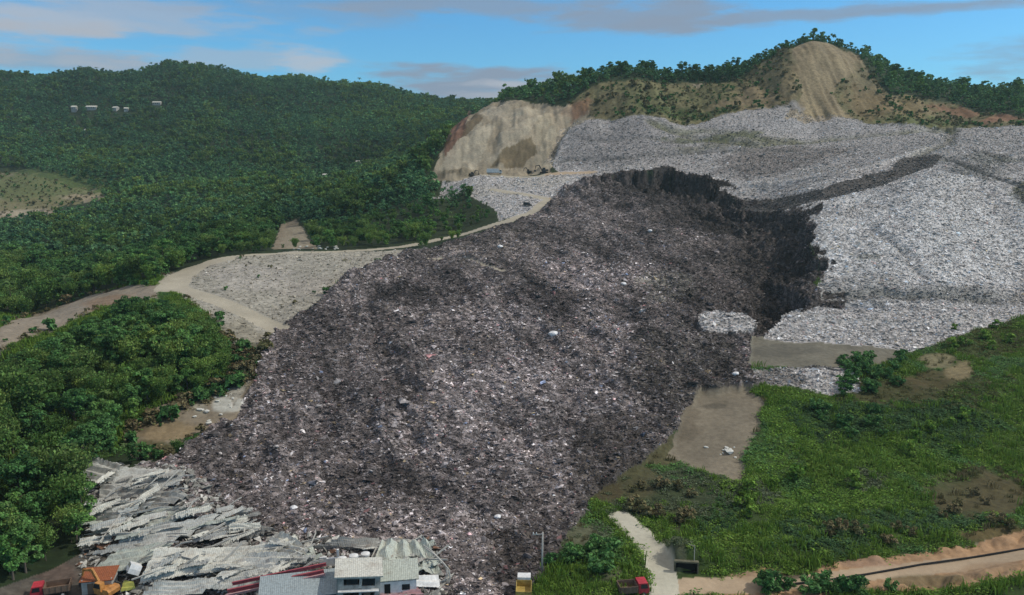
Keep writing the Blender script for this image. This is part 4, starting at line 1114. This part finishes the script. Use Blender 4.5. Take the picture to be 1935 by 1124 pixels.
class MB:
    def __init__(s): s.v = []; s.f = []

    def add(s, V, F):
        o = len(s.v); s.v += [tuple(p) for p in V]; s.f += [tuple(i + o for i in f) for f in F]; return s

    def box(s, c, d, rz=0.0, rx=0.0, ry=0.0, taper=1.0):
        R = Euler((rx, ry, rz)).to_matrix(); V = []
        for z in (-.5, .5):
            k = 1.0 if z < 0 else taper
            for x, y in ((-.5, -.5), (.5, -.5), (.5, .5), (-.5, .5)):
                V.append(R @ Vector((x * d[0] * k, y * d[1] * k, z * d[2])) + Vector(c))
        return s.add(V, [(3, 2, 1, 0), (4, 5, 6, 7), (0, 1, 5, 4), (1, 2, 6, 5), (2, 3, 7, 6), (3, 0, 4, 7)])

    def bar(s, a, b, r, n=8, r2=None):
        a = Vector(a); b = Vector(b); d = (b - a).normalized(); t = d.orthogonal().normalized(); u = d.cross(t); r2 = r if r2 is None else r2
        V = [a + (t * math.cos(6.28319 * k / n) + u * math.sin(6.28319 * k / n)) * r for k in range(n)] + [b + (t * math.cos(6.28319 * k / n) + u * math.sin(6.28319 * k / n)) * r2 for k in range(n)]
        return s.add(V, [(k, (k + 1) % n, n + (k + 1) % n, n + k) for k in range(n)] + [tuple(range(n))[::-1], tuple(range(n, 2 * n))])

    def beam(s, a, b, w, h):
        """an I-section from a to b"""
        a = Vector(a); b = Vector(b); d = (b - a).normalized(); sd = d.cross(Vector((0, 0, 1)))
        sd = sd.normalized() if sd.length > 1e-3 else Vector((1, 0, 0)); up = sd.cross(d)
        for (cx, cz, ww, hh) in ((0, h / 2 - h * .07, w, h * .14), (0, -h / 2 + h * .07, w, h * .14), (0, 0, w * .22, h * .72)):
            V = [p + sd * (cx + i * ww / 2) + up * (cz + j * hh / 2) for p in (a, b) for i, j in ((-1, -1), (1, -1), (1, 1), (-1, 1))]
            s.add(V, [(3, 2, 1, 0), (4, 5, 6, 7), (0, 1, 5, 4), (1, 2, 6, 5), (2, 3, 7, 6), (3, 0, 4, 7)])
        return s

    def prism(s, pts, y0, y1):
        """outline in x,z pushed along y"""
        n = len(pts); V = [(x, y0, z) for x, z in pts] + [(x, y1, z) for x, z in pts]
        return s.add(V, [tuple(range(n)), tuple(range(2 * n - 1, n - 1, -1))] + [(k, n + k, n + (k + 1) % n, (k + 1) % n) for k in range(n)])

    def mesh(s, name, m, smooth=False):
        me = bpy.data.meshes.new(name); me.from_pydata(s.v, [], s.f); me.materials.append(m)
        bm = bmesh.new(); bm.from_mesh(me); bmesh.ops.recalc_face_normals(bm, faces=bm.faces)
        bm.to_mesh(me); bm.free()
        if smooth: me.polygons.foreach_set('use_smooth', [True] * len(me.polygons))
        me.update(); return me

    def build(s, name, m, parent=None, smooth=False, **kw): return link(name, s.mesh(name, m, smooth), parent, **kw)


def thing(name, label, cat, loc, rz=0.0, group=None, tilt=(0, 0), scale=1.0):
    o = link(name, None, label=label, cat=cat, group=group)
    o.location = loc; o.rotation_euler = (tilt[0], tilt[1], rz); o.scale = (scale,) * 3; o.empty_display_size = .5
    return o


def grid_sheet(A, nu, nv, amp, folds, seed, thick=.07, rag=.35, fdir=0):
    """a buckled metal sheet over world corners A = [bl, br, tr, tl]; closed, with thickness"""
    r = np.random.default_rng(seed)
    A = np.array(A, float); u = np.linspace(0, 1, nu); v = np.linspace(0, 1, nv); uu, vv = np.meshgrid(u, v)
    edge = np.minimum(np.minimum(uu, 1 - uu), np.minimum(vv, 1 - vv)) < 1e-6
    uj = uu + np.where(edge, r.normal(0, .012 * rag, uu.shape), 0); vj = vv + np.where(edge, r.normal(0, .05 * rag, uu.shape), 0)
    P = (A[0] * ((1 - uj) * (1 - vj))[..., None] + A[1] * (uj * (1 - vj))[..., None] + A[2] * (uj * vj)[..., None] + A[3] * ((1 - uj) * vj)[..., None])
    ph = r.random() * 6; s = fbm(P[..., 0], P[..., 1], 4.0, 3, seed); t = fbm(P[..., 0] + 50, P[..., 1], 9.0, 2, seed + 3)
    w = vv if fdir == 0 else uu
    d = amp * (np.abs(((w * folds + ph + .5 * t + .25 * s) % 1.0) * 2 - 1) - .5) * 1.2 + amp * .9 * s + amp * .8 * t
    P[..., 2] += d
    Q = P.copy(); Q[..., 2] -= thick
    n = nu * nv; V = np.concatenate([P.reshape(-1, 3), Q.reshape(-1, 3)]); F = []
    for j in range(nv - 1):
        for i in range(nu - 1):
            a = j * nu + i; F.append((a, a + 1, a + nu + 1, a + nu)); F.append((n + a, n + a + nu, n + a + nu + 1, n + a + 1))
    rim = [j for j in range(nu)] + [j * nu + nu - 1 for j in range(1, nv)] + [(nv - 1) * nu + i for i in range(nu - 2, -1, -1)] + [j * nu for j in range(nv - 2, 0, -1)]
    for k in range(len(rim)): a, b = rim[k], rim[(k + 1) % len(rim)]; F.append((a, n + a, n + b, b))
    return V, F


def up_hit(px, py, lift):
    x, y, z = hit(px, py, lift); return np.array([x, y, z + lift])


def slab(name, quad, lifts, m, amp, folds, seed, fdir=0, nu=40, nv=16, **kw):
    A = [up_hit(p[0], p[1], l) for p, l in zip(quad, lifts)]
    c = np.mean(A, 0)
    V, F = grid_sheet([a - c for a in A], nu, nv, amp, folds, seed, fdir=fdir)
    o = MB().add(V, F).build(name, m, None, **kw); o.location = c
    return o


# ---- the crushed sheds: big buckled roofs lying over one another
ROOFS = [
 ([(150,908),(212,914),(230,878),(166,860)], (.8,1.2,2.6,2.8), 0, .35, 2, 0, 'small grey roof corner peaking at the upper left end of the crushed sheds'),
 ([(196,925),(338,915),(352,886),(222,882)], (1.0,1.2,1.6,1.8), 0, .22, 2, 0, 'wide flat grey roof at the top of the crushed sheds'),
 ([(186,962),(300,968),(362,934),(190,912)], (1.0,1.3,1.4,1.2), 3, .45, 3, 0, 'dented dull grey roof below the flat top roof of the wreck'),
 ([(156,986),(240,985),(292,950),(160,950)], (.6,1.5,2.4,1.6), 0, .5, 3, 0, 'torn grey roof edge hanging over a dark gap by the left trees'),
 ([(160,1012),(300,996),(392,962),(300,962)], (1.0,1.6,1.8,1.6), 2, .42, 4, 0, 'long green-grey roof strip across the middle left of the wreck'),
 ([(174,1048),(310,1032),(430,968),(290,996)], (.6,1.5,2.0,2.2), 0, .55, 4, 0, 'folded grey roof with broken rafters in the middle of the wreck'),
 ([(160,1084),(262,1070),(330,1024),(222,1038)], (1.2,1.6,2.2,2.6), 2, .30, 2, 0, 'smooth green-grey roof slope above the rust-red shack'),
 ([(262,1104),(360,1086),(440,1036),(296,1036)], (1.0,1.8,2.2,2.8), 1, .34, 2, 0, 'broad pale yellowish roof slope in the centre of the wreck'),
 ([(350,1092),(470,1070),(560,1024),(420,1040)], (1.2,1.5,2.0,2.0), 1, .38, 4, 0, 'pale creased roof strip right of the broad yellowish slope'),
 ([(372,1112),(520,1096),(596,1050),(470,1050)], (1.2,1.6,2.0,2.2), 0, .36, 4, 0, 'long grey roof strip running up beside the red gutter'),
 ([(262,1130),(372,1126),(440,1092),(300,1096)], (1.0,1.4,1.6,1.4), 0, .32, 3, 0, 'low grey roof strip at the bottom edge under the pale slope'),
 ([(470,1040),(560,1058),(592,1040),(530,1012)], (1.6,1.6,1.6,2.4), 1, .5, 2, 0, 'small humped pale roof against the dark rubbish'),
 ([(360,1010),(470,1012),(520,1000),(400,975)], (1.0,1.3,1.2,1.4), 3, .6, 3, 0, 'shattered dull roof where the rubbish meets the sheds'),
 ([(700,1075),(835,1078),(808,1022),(722,1020)], (2.2,1.4,2.8,3.0), 2, .5, 3, 1, 'crumpled green-grey roof caved in behind the two small buildings'),
 ([(590,1040),(720,1036),(716,1016),(640,1020)], (1.0,1.2,1.4,1.2), 3, .5, 3, 0, 'dented grey roof half buried in rubbish behind the water tanks'),
]
for k, (q, l, mi, amp, fo, fd, lab) in enumerate(ROOFS):
    slab('collapsed_roof', q, l, M_ROOF[mi], amp * 1.45, fo + 1, 700 + k, fd, label=lab, cat='roof', group='collapsed shed roofs')

# rubble of the sheds in between, nobody could count it
wreck = inside(plan_poly([(150,905),(170,865),(350,888),(440,962),(560,1012),(640,1020),(810,1016),(850,1070),(850,1140),(250,1150),(150,1090)]), .8)[:-1, :-1].ravel()
PAL_R = [(30, (.10, .095, .085)), (36, (.24, .235, .21)), (24, (.36, .355, .32)), (10, (.5, .49, .45)), (2, (.2, .11, .07))]
v, t, cc, _ = litter(wreck, 2.6, .75, PAL_R, 4)
M_RUB = waste_mat('shed_rubble', [(0, .6), (1, 1.3)], 2.0)
link('shed_rubble', np_mesh('shed_rubble', v, [t], np.repeat(cc.clip(.01, .7), 6, 0), False, [M_RUB]), kind='stuff', label='broken grey shed rubble scattered between the collapsed roofs', cat='rubble')

# torn sheets and bent beams on the heap
ZONES = [((160, 345), (890, 960), 'in the upper left of the wreck'), ((165, 330), (960, 1030), 'in the middle left of the wreck'), ((330, 470), (950, 1020), 'where the wreck meets the dark rubbish'), ((280, 470), (1020, 1085), 'on the pale central roofs'), ((440, 600), (1015, 1080), 'beside the humped pale roof'), ((700, 835), (1020, 1075), 'on the caved roof behind the small buildings')]
sheet_m = []
for s in range(6):
    V, F = grid_sheet([(-2.6, -.7, 0), (2.6, -.7, 0), (2.6, .7, 0), (-2.6, .7, 0)], 24, 9, .34, 2 + s % 2, 760 + s, .05, 2.2)
    sheet_m.append(MB().add(V, F).mesh('sheet', M_ROOF[s % 4]))
beam_m = [MB().beam((-2.8, 0, 0), (2.4, .3, .2), .22, .3).beam((2.4, .3, .2), (3.6, 1.0, -.2), .22, .3).mesh('beam', M_STEEL), MB().beam((-3.4, 0, 0), (3.4, 0, 0), .2, .28).mesh('beam', M_STEEL), MB().beam((-2.0, 0, 0), (.4, .1, .5), .2, .26).beam((.4, .1, .5), (2.4, 0, .1), .2, .26).mesh('beam', M_CONC)]
rnd = random.Random(5)
for (xr, yr, where) in ZONES:
    for q in range(16):
        x, y, z = up_hit(rnd.uniform(*xr), rnd.uniform(*yr), 1.9)
        o = link('roof_sheet', sheet_m[rnd.randrange(6)], label='torn buckled strip of grey roofing lying loose ' + where, cat='roof sheet', group='torn roofing strips ' + where)
        o.location = (x, y, z + rnd.uniform(-.3, .5)); o.rotation_euler = (rnd.gauss(0, .25), rnd.gauss(-.08, .14), math.radians(rnd.gauss(28, 20))); s = rnd.uniform(.55, 1.25); o.scale = (s, s * rnd.uniform(.7, 1.5), s)
    for q in range(10):
        x, y, z = up_hit(rnd.uniform(*xr), rnd.uniform(*yr), 2.1)
        o = link('steel_beam', beam_m[rnd.randrange(3)], label='pale bent beam sticking out of the debris ' + where, cat='beam', group='bent beams ' + where)
        o.location = (x, y, z); o.rotation_euler = (rnd.gauss(0, .1), rnd.gauss(-.12, .2), math.radians(rnd.gauss(32, 30))); s = rnd.uniform(.5, 1.1); o.scale = (s, s, s)

# ---- the two small buildings, the blue-grey roof, the tanks, the red gutter
def ground(px, py):
    x, y, z = hit(px, py); return (x, y, float(hgt(x, y)))


b = thing('small_building', 'small pale two-storey building with grey awning roof at the bottom edge of the wreck', 'building', ground(676, 1124), math.radians(11), None, (.02, .07))
wl = MB().box((0, 2.4, 2.2), (6.4, .25, 4.4)).box((-3.1, 0, 2.2), (.2, 4.6, 4.4)).box((3.1, 0, 2.2), (.2, 4.6, 4.4))
for (x0, x1, z0, z1) in ((-3, -2.2, 0, 4.4), (-2.2, 3, 2.05, 2.5), (-2.2, 3, 4.0, 4.4), (.1, .5, 0, 4.0), (2.4, 3, 0, 4.0), (-2.2, .1, 2.5, 3.0), (.5, 2.4, 2.5, 2.8)):
    wl.box(((x0 + x1) / 2, -2.3, (z0 + z1) / 2), (x1 - x0, .2, z1 - z0))
wl.build('wall', M_WALL, b)
MB().box((0, 0, 2.06), (6.0, 4.3, .18)).build('floor_slab', M_CONC, b)
MB().box((0, -.2, 4.62), (7.1, 5.2, .22), rx=math.radians(3)).build('roof', M_ROOF[1], b)
for x in (-1.05, 1.45): MB().box((x, -2.12, 3.4), (1.7, .06, 1.0)).box((x, -2.2, 3.4), (.08, .1, 1.0)).build('window', M_GLASS, b)
MB().box((1.3, -2.1, 1.0), (1.0, .08, 1.98)).build('door', M_BROWN, b)
MB().box((0, -2.75, 2.28), (6.0, .7, .1)).box((0, -3.06, 2.6), (6.0, .05, .05)).build('ledge', M_WHITE, b)
b = thing('low_building', 'low white-walled building with sloping green-grey roof beside the two-storey one', 'building', ground(752, 1112), math.radians(9))
MB().box((0, -1.9, 1.15), (5.6, .2, 2.3)).box((0, 1.9, 1.6), (5.6, .2, 3.2)).box((-2.72, 0, 1.3), (.18, 3.6, 2.6)).box((2.72, 0, 1.3), (.18, 3.6, 2.6)).build('wall', M_WHITE, b)
MB().box((-.1, .2, 3.0), (6.6, 4.6, .16), rx=math.radians(14)).build('roof', M_ROOF[2], b)
MB().box((-1.6, -2.02, 1.0), (.9, .08, 2.0)).build('door', M_HOLE, b)
MB().box((1.2, -2.02, 1.3), (1.2, .08, .9)).build('window', M_GLASS, b)
b = thing('shed', 'open shed with smooth blue-grey sloping roof at the bottom edge below the red gutter', 'shed', ground(572, 1138), math.radians(13))
MB().box((0, 0, 2.9), (12.4, 6.0, .14), rx=math.radians(9)).build('roof', M_BLUE, b)
for x in (-5.6, -1.9, 1.9, 5.6):
    for y in (-2.6, 2.6): MB().bar((x, y, 0), (x, y, 2.85 + y * .15), .09).build('post', M_STEEL, b)
g0 = up_hit(430, 1117, 2.6); g1 = up_hit(612, 1079, 3.2)
MB().beam(g0, g1, .35, .55).beam(g0 + np.array([.3, 1.3, .5]), g1 + np.array([.1, 1.2, .5]), .3, .5).build('red_gutter', M_RED, label='long faded red steel girder pair lying across the wreck', cat='girder')
MB().beam(g0 + np.array([0, -.6, -.35]), g1 + np.array([.3, -.5, -.25]), .3, .3).build('pink_girder', M_PINK, label='thin pink girder in front of the long red girder pair', cat='girder')
for k, (px, py, lab) in enumerate(((647, 1072, 'left white-capped water tank behind the two-storey building'), (669, 1067, 'middle white-capped water tank behind the two-storey building'), (691, 1063, 'right white-capped water tank behind the two-storey building'))):
    t = thing('water_tank', lab, 'water tank', tuple(up_hit(px, py, .8)), 0, 'white-capped water tanks')
    MB().bar((0, 0, -.8), (0, 0, 1.35), .62, 20).build('body', M_CONC, t, True); MB().bar((0, 0, 1.35), (0, 0, 1.62), .72, 20).bar((0, 0, 1.62), (0, 0, 1.75), .72, 20, .3).build('lid', M_WHITE, t)
b = thing('broken_wall', 'broken white wall stump with a tall end post left of the water tanks', 'wall', tuple(up_hit(622, 1068, .4)), math.radians(8))
MB().box((0, 0, .6), (3.0, .35, 1.3)).box((-.9, 0, 1.35), (1.1, .35, .3)).build('wall_stump', M_WHITE, b); MB().box((1.45, 0, 1.3), (.35, .4, 2.7)).build('post', M_WHITE, b)
b = thing('bent_truss', 'bent pale lattice truss arching down at the right end of the wreck', 'truss', (0, 0, 0))
tp = [up_hit(*q) for q in ((800, 1030, 3.4), (815, 1040, 3.3), (830, 1055, 3.0), (842, 1068, 2.4), (845, 1083, 1.2), (841, 1097, .2))]
off = np.array([.55, -.75, -.25]); ch = MB(); ch2 = MB(); lc = MB()
for a, c in zip(tp[:-1], tp[1:]): ch.bar(a, c, .11); ch2.bar(a + off, c + off, .11)
for k in range(len(tp)): lc.bar(tp[k], tp[k] + off, .06); k and lc.bar(tp[k - 1], tp[k] + off, .06)
ch.build('chord', M_STEEL, b); ch2.build('chord', M_STEEL, b); lc.build('lacing', M_STEEL, b)
slab('broken_slab', [(770,1108),(832,1110),(828,1086),(780,1088)], (.6,.5,1.2,1.3), M_WHITE, .3, 2, 790, label='cracked white slab under the bent truss', cat='slab')
slab('broken_slab', [(712,1128),(800,1126),(790,1112),(720,1114)], (.3,.3,.6,.6), M_PINK, .3, 2, 791, label='pinkish broken slab in front of the low white building', cat='slab')
b = thing('shack', 'little shack with rust-red roof and pale walls at the bottom left', 'shack', ground(190, 1112), math.radians(10))
MB().box((0, -1.5, 1.0), (4.4, .12, 2.0)).box((0, 1.5, 1.3), (4.4, .12, 2.6)).box((-2.14, 0, 1.15), (.12, 2.9, 2.3)).box((2.14, 0, 1.15), (.12, 2.9, 2.3)).build('wall', M_CONC, b)
MB().box((0, .1, 2.45), (5.0, 3.6, .1), rx=math.radians(10)).build('roof', M_RUST, b); MB().box((-.9, -1.58, .9), (.9, .05, 1.8)).build('door', M_BROWN, b)


# ---- vehicles (forward is +X)
def wheel(root, x, y, r, w=.3, name='wheel'):
    t = MB().bar((x, y - w / 2, r), (x, y + w / 2, r), r, 18).build(name, M_BLACK, root, True)
    MB().bar((x, y - w / 2 - .01, r), (x, y + w / 2 + .01, r), r * .5, 12).build('rim', M_STEEL, t)


def excavator(label, loc, rz, paint, scale=1.0, swing=.5):
    t = thing('excavator', label, 'excavator', loc, rz, None, (0, 0), scale)
    for s in (-1, 1):
        pr = [(-1.7, .15), (-1.45, 0), (1.45, 0), (1.7, .15), (1.8, .45), (1.55, .8), (-1.55, .8), (-1.8, .45)]
        MB().prism(pr, s * 1.15 - .28, s * 1.15 + .28).build('track', M_BLACK, t)
    MB().box((0, 0, .78), (1.6, 1.8, .4)).build('undercarriage', M_MACH, t)
    MB().prism([(-1.9, 1.0), (1.1, 1.0), (1.1, 1.55), (-.6, 1.6), (-.8, 2.05), (-1.75, 2.05), (-2.0, 1.7)], -1.2, 1.2).build('body', paint, t)
    c = MB().prism([(-.35, 1.55), (1.2, 1.55), (1.25, 2.1), (.85, 2.95), (-.3, 2.95)], .3, 1.2).build('cab', paint, t)
    MB().prism([(-.2, 2.05), (1.18, 2.05), (.86, 2.82), (-.2, 2.82)], .27, 1.23).build('window', M_GLASS, c)
    MB().prism([(.7, 1.4), (1.1, 1.3), (2.9, 3.9), (4.6, 3.7), (4.6, 3.95), (2.75, 4.4), (2.5, 4.25)], -.42, -.06).build('boom', paint, t)
    a = MB().prism([(4.4, 4.1), (4.75, 4.0), (5.2, 1.8), (5.0, 1.75)], -.36, -.12).build('arm', paint, t)
    MB().prism([(4.9, 1.9), (5.35, 1.75), (5.5, 1.1), (5.0, .75), (4.5, 1.0), (4.75, 1.25)], -.75, .25).build('bucket', M_MACH, a)
    return t


def truck(label, loc, rz, cabp, bedp, kind='box', L=6.0, scale=1.0, tilt=(0, 0)):
    t = thing('truck', label, 'truck', loc, rz, None, tilt, scale)
    MB().box((0, 0, .75), (L, .9, .22)).build('chassis', M_MACH, t)
    for x in (-L / 2 + 1.0, L / 2 - .9):
        for s in (-1, 1): wheel(t, x, s * .92, .45)
    x = L / 2
    c = MB().prism([(x - 1.7, .7), (x, .7), (x + .02, 1.4), (x - .25, 2.35), (x - 1.7, 2.35)], -1.0, 1.0).build('cab', cabp, t)
    MB().prism([(x - .02, 1.5), (x + .03, 1.52), (x - .2, 2.22), (x - .26, 2.2)], -.88, .88).build('windscreen', M_GLASS, c)
    for s in (-1, 1):
        MB().prism([(x - 1.35, 1.5), (x - .2, 1.5), (x - .4, 2.2), (x - 1.35, 2.2)], s * 1.005 - .01, s * 1.005 + .01).build('window', M_GLASS, c)
        MB().box((x + .03, s * .7, .95), (.06, .32, .2)).build('headlight', M_WHITE, t)
    MB().box((x + .05, 0, .6), (.16, 2.0, .22)).build('bumper', M_STEEL, t)
    xa, xb = -L / 2, x - 1.85
    if kind == 'box': MB().box(((xa + xb) / 2, 0, 1.95), (xb - xa, 2.2, 2.2)).build('box_body', bedp, t)
    else:
        w = MB().box(((xa + xb) / 2, 0, .98), (xb - xa, 2.2, .12))
        for s in (-1, 1):
            w.box(((xa + xb) / 2, s * 1.1, 1.5), (xb - xa, .08, 1.0))
            for k in range(5): w.box((xa + .15 + k * (xb - xa - .3) / 4, s * 1.16, 1.5), (.1, .08, 1.08))
        for xx in (xa, xb):
            w.box((xx, 0, 1.5), (.08, 2.14, 1.0))
            for k in range(4): w.box((xx + (-.06 if xx == xa else .06), -.95 + k * .63, 1.5), (.06, .1, 1.08))
        w.build('cargo_bed', bedp, t)
    return t


def pickup(label, loc, rz, paint, tilt=(0, 0), cat='van', name='van'):
    t = thing(name, label, cat, loc, rz, None, tilt)
    bd = MB().prism([(-2.1, .45), (2.05, .45), (2.15, .95), (1.35, 1.15), (.75, 1.85), (-2.0, 1.9), (-2.15, 1.2)], -.85, .85).build('body', paint, t)
    MB().prism([(1.28, 1.2), (1.33, 1.2), (.8, 1.8), (.74, 1.78)], -.72, .72).build('windscreen', M_GLASS, t)
    for s in (-1, 1):
        MB().prism([(-1.8, 1.2), (1.1, 1.2), (.68, 1.74), (-1.8, 1.74)], s * .86 - .01, s * .86 + .01).build('window', M_GLASS, t)
        MB().box((2.1, s * .6, .85), (.08, .3, .16)).build('headlight', M_WHITE, t)
        for x in (-1.35, 1.35): wheel(t, x, s * .78, .33, .2)
    return t


excavator('orange excavator parked beside the rust-roofed shack at the bottom left', ground(200, 1128), math.radians(160), M_ORG, .95)
pickup('crushed white van tipped among the sheets right of the rust-roofed shack', tuple(up_hit(247, 1086, 1.2)), math.radians(120), M_WHITE, (.5, .25))
slab('yellow_sheet', [(228,1116),(256,1112),(252,1098),(234,1096)], (.6,.6,1.2,1.2), M_TARP, .25, 2, 792, label='crumpled yellow-green sheet below the crushed white van', cat='sheet', nu=14, nv=8)
truck('dark red truck at the lower left corner beside the trees', ground(98, 1126), math.radians(200), M_TRED, M_BROWN, 'open', 5.4)
truck('yellow tipper truck seen from behind at the foot of the slide', ground(990, 1124), math.radians(88), M_WHITE, M_YEL, 'open', 5.2)
truck('small red lorry with brown boarded bed on the pale road', ground(1196, 1124), math.radians(8), M_TRED, M_BROWN, 'open', 4.6, 1.0)
excavator('dark excavator farthest right on the terrace below the cut', ground(1028, 327), math.radians(200), M_MACH, 1.15)
excavator('dark digger just left of the rightmost terrace excavator', ground(1000, 327), math.radians(150), M_MACH, .8)
truck('long white box truck on the terrace below the bare cut', ground(934, 329), math.radians(4), M_WHITE, M_WHITE, 'box', 8.5, 1.1)
excavator('dark digger left of the white truck on the terrace', ground(892, 333), math.radians(30), M_MACH, .9)
pickup('dark pickup on the lower terrace track above the slide', ground(997, 389), math.radians(-30), M_MACH, cat='pickup', name='pickup')

# ---- poles, culvert, pipe, sacks, rocks
b = thing('utility_pole', 'pale leaning utility pole with a short crossarm at the foot of the slide', 'pole', ground(1024, 1079), 0)
MB().bar((0, 0, -.4), (.1, .2, 6.6), .17, 12, .12).build('pole', M_POLE, b, True); MB().box((-.7, .2, 6.2), (1.7, .12, .14)).build('crossarm', M_POLE, b)
for x in (-1.4, -.9): MB().bar((x, .2, 6.26), (x, .2, 6.55), .07).build('insulator', M_WHITE, b)
b = thing('thin_post', 'thin grey post standing in the weeds beside the culvert', 'post', ground(1311, 1077), 0)
MB().bar((0, 0, -.3), (0, 0, 4.3), .07, 8, .05).build('post', M_POLE, b); MB().bar((0, 0, 4.2), (-.9, .3, 4.35), .035).build('bracket', M_POLE, b)
b = thing('culvert', 'dark square culvert mouth under a weedy bank right of the pale road', 'culvert', ground(1297, 1082), math.radians(-6), None, (0, 0), .8)
MB().box((-2.3, .6, .9), (.3, .9, 2.2)).box((2.3, .6, .9), (.3, .9, 2.2)).box((0, .6, 2.12), (4.9, .9, .3)).build('frame', M_MUDDY, b)
MB().box((0, .75, .95), (4.4, .12, 2.2)).box((0, .35, .12), (4.3, .7, .1)).box((-2.1, .4, .9), (.08, .7, 2.0)).box((2.1, .4, .9), (.08, .7, 2.0)).build('interior_shade', M_HOLE, b)  # black panels stand in for the shade inside the culvert
pp = [hit(*q) for q in ((1478, 1107), (1560, 1098), (1640, 1086), (1740, 1068), (1840, 1054), (1935, 1038), (2020, 1026))]
m = MB()
for a, c in zip(pp[:-1], pp[1:]): m.bar((a[0], a[1], hgt(a[0], a[1]) + .16), (c[0], c[1], hgt(c[0], c[1]) + .16), .16, 8)
m.build('pipe', M_BLACK, label='long black pipe lying along the dirt track at the lower right', cat='pipe')


def lump_mesh(name, seed, m, sq=.75, rough=.22):
    bm = bmesh.new(); bmesh.ops.create_icosphere(bm, subdivisions=2 if rough < .3 else 1, radius=1.0); r = random.Random(seed)
    for v in bm.verts: v.co *= 1 + r.gauss(0, rough * .5); v.co.z *= sq
    me = bpy.data.meshes.new(name); bm.to_mesh(me); bm.free(); me.materials.append(m); return me


rk = [lump_mesh('boulder', s, M_ROCK, .6, .5) for s in range(3)]; sk = [lump_mesh('sack', 10 + s, M_SACK, .7, .16) for s in range(3)]
for k in range(22):
    px, py = rnd.choice([(430, 762, 26, 16), (400, 795, 24, 14), (410, 740, 18, 14), (380, 772, 20, 10)])[0:2]; px += rnd.gauss(0, 13); py += rnd.gauss(0, 9)
    x, y, z = hit(px, py); o = link('boulder', rk[k % 3], label='whitish boulder in the pale spill at the left edge of the slide', cat='boulder', group='boulders in the pale spill'); s = rnd.lognormvariate(-.75, .45); o.location = (x, y, z + s * .2); o.scale = (s * rnd.uniform(.8, 1.5), s, s); o.rotation_euler = (0, 0, rnd.random() * 6)
for k in range(12):
    x, y, z = hit(1375 + rnd.gauss(0, 12), 849 + rnd.gauss(0, 6)); o = link('boulder', rk[k % 3], label='pale rubble lump at the grassy edge of the mud pan', cat='boulder', group='rubble lumps by the mud pan'); s = rnd.lognormvariate(-.9, .4); o.location = (x, y, z + s * .2); o.scale = (s * 1.3, s, s); o.rotation_euler = (0, 0, rnd.random() * 6)
for k in range(14):
    px = rnd.uniform(545, 640); x, y, z = hit(px, 470 - (px - 545) * .02 + rnd.uniform(-3, 3)); o = link('boulder', rk[k % 3], label='pale boulder along the outer edge of the ridge road', cat='boulder', group='boulders along the ridge road'); s = rnd.uniform(.4, 1.0); o.location = (x, y, z + s * .3); o.scale = (s * 1.3, s, s); o.rotation_euler = (0, 0, rnd.random() * 6)
for px, py, s, lab in ((1045, 633, 1.25, 'largest bright white sack in the middle of the dark slide'), (940, 978, .55, 'white sack low on the slide above the yellow tipper truck'), (555, 961, .6, 'white sack on the rubbish above the humped pale roof'), (1178, 538, 1.0, 'white sack high on the slide below the dark scarp'), (1228, 437, .9, 'white sack just under the dark head of the slide'),
                       (625, 1030, .45, 'white bundle at the rubbish edge above the water tanks'), (945, 467, 1.0, 'white sack near the thin pale track on the upper slide'), (1390, 708, .8, 'white sack at the right edge of the slide by the mud pan')):
    o = link('sack', sk[int(px) % 3], label=lab, cat='sack', group='white sacks on the slide'); x, y, z = hit(px, py); o.location = (x, y, z + s * .35); o.scale = (s * 1.2, s, s)

# ---- houses among the far trees
for (px, py, w, h, d, mw_, lab) in HOUSES:
    x, y, z = hit(px, py); h *= .7; w *= .85; b = thing('house', lab, 'house', (x, y, z), rnd.uniform(-.3, .3), 'houses on the far mountain' if y > 600 else 'huts in the valley')
    MB().box((0, 0, h / 2 - 1), (w, d, h + 2)).build('wall', M_CONC, b)
    MB().add([(-w / 2 - .4, -d / 2 - .4, h), (w / 2 + .4, -d / 2 - .4, h), (w / 2 + .4, d / 2 + .4, h), (-w / 2 - .4, d / 2 + .4, h), (-w / 2 - .4, 0, h + d * .28), (w / 2 + .4, 0, h + d * .28)], [(0, 1, 5, 4), (2, 3, 4, 5), (0, 4, 3), (1, 2, 5), (3, 2, 1, 0)]).build('roof', M_ROOF[1], b)
    for q in range(max(1, int(w / 3))): MB().box((-w / 2 + 1.4 + q * 3, -d / 2 - .02, h * .55), (1.1, .1, 1.2)).build('window', M_GLASS, b)

# ------------------------------------------------------------------ the air over the valley
bm = bmesh.new(); bmesh.ops.create_cube(bm, size=1.0); me = bpy.data.meshes.new('haze'); bm.to_mesh(me); bm.free()
mz_ = bpy.data.materials.new('haze'); mz_.use_nodes = True; mz_.node_tree.nodes.clear()
pv = nd(mz_.node_tree, 'ShaderNodeVolumePrincipled'); pv.inputs['Color'].default_value = (.60, .84, .86, 1); pv.inputs['Density'].default_value = .00009; pv.inputs['Anisotropy'].default_value = .2
mo = nd(mz_.node_tree, 'ShaderNodeOutputMaterial'); mz_.node_tree.links.new(pv.outputs[0], mo.inputs['Volume'])
me.materials.append(mz_)
hz = link('haze', me, kind='stuff', label='thin blue haze hanging over the far mountain', cat='haze')
_zl = float(Z.min()) - 4.0; _zh = float(Z.max()) + 30.0
hz.location = (0, 1350, (_zl + _zh) / 2); hz.scale = (5600, 2900, _zh - _zl)
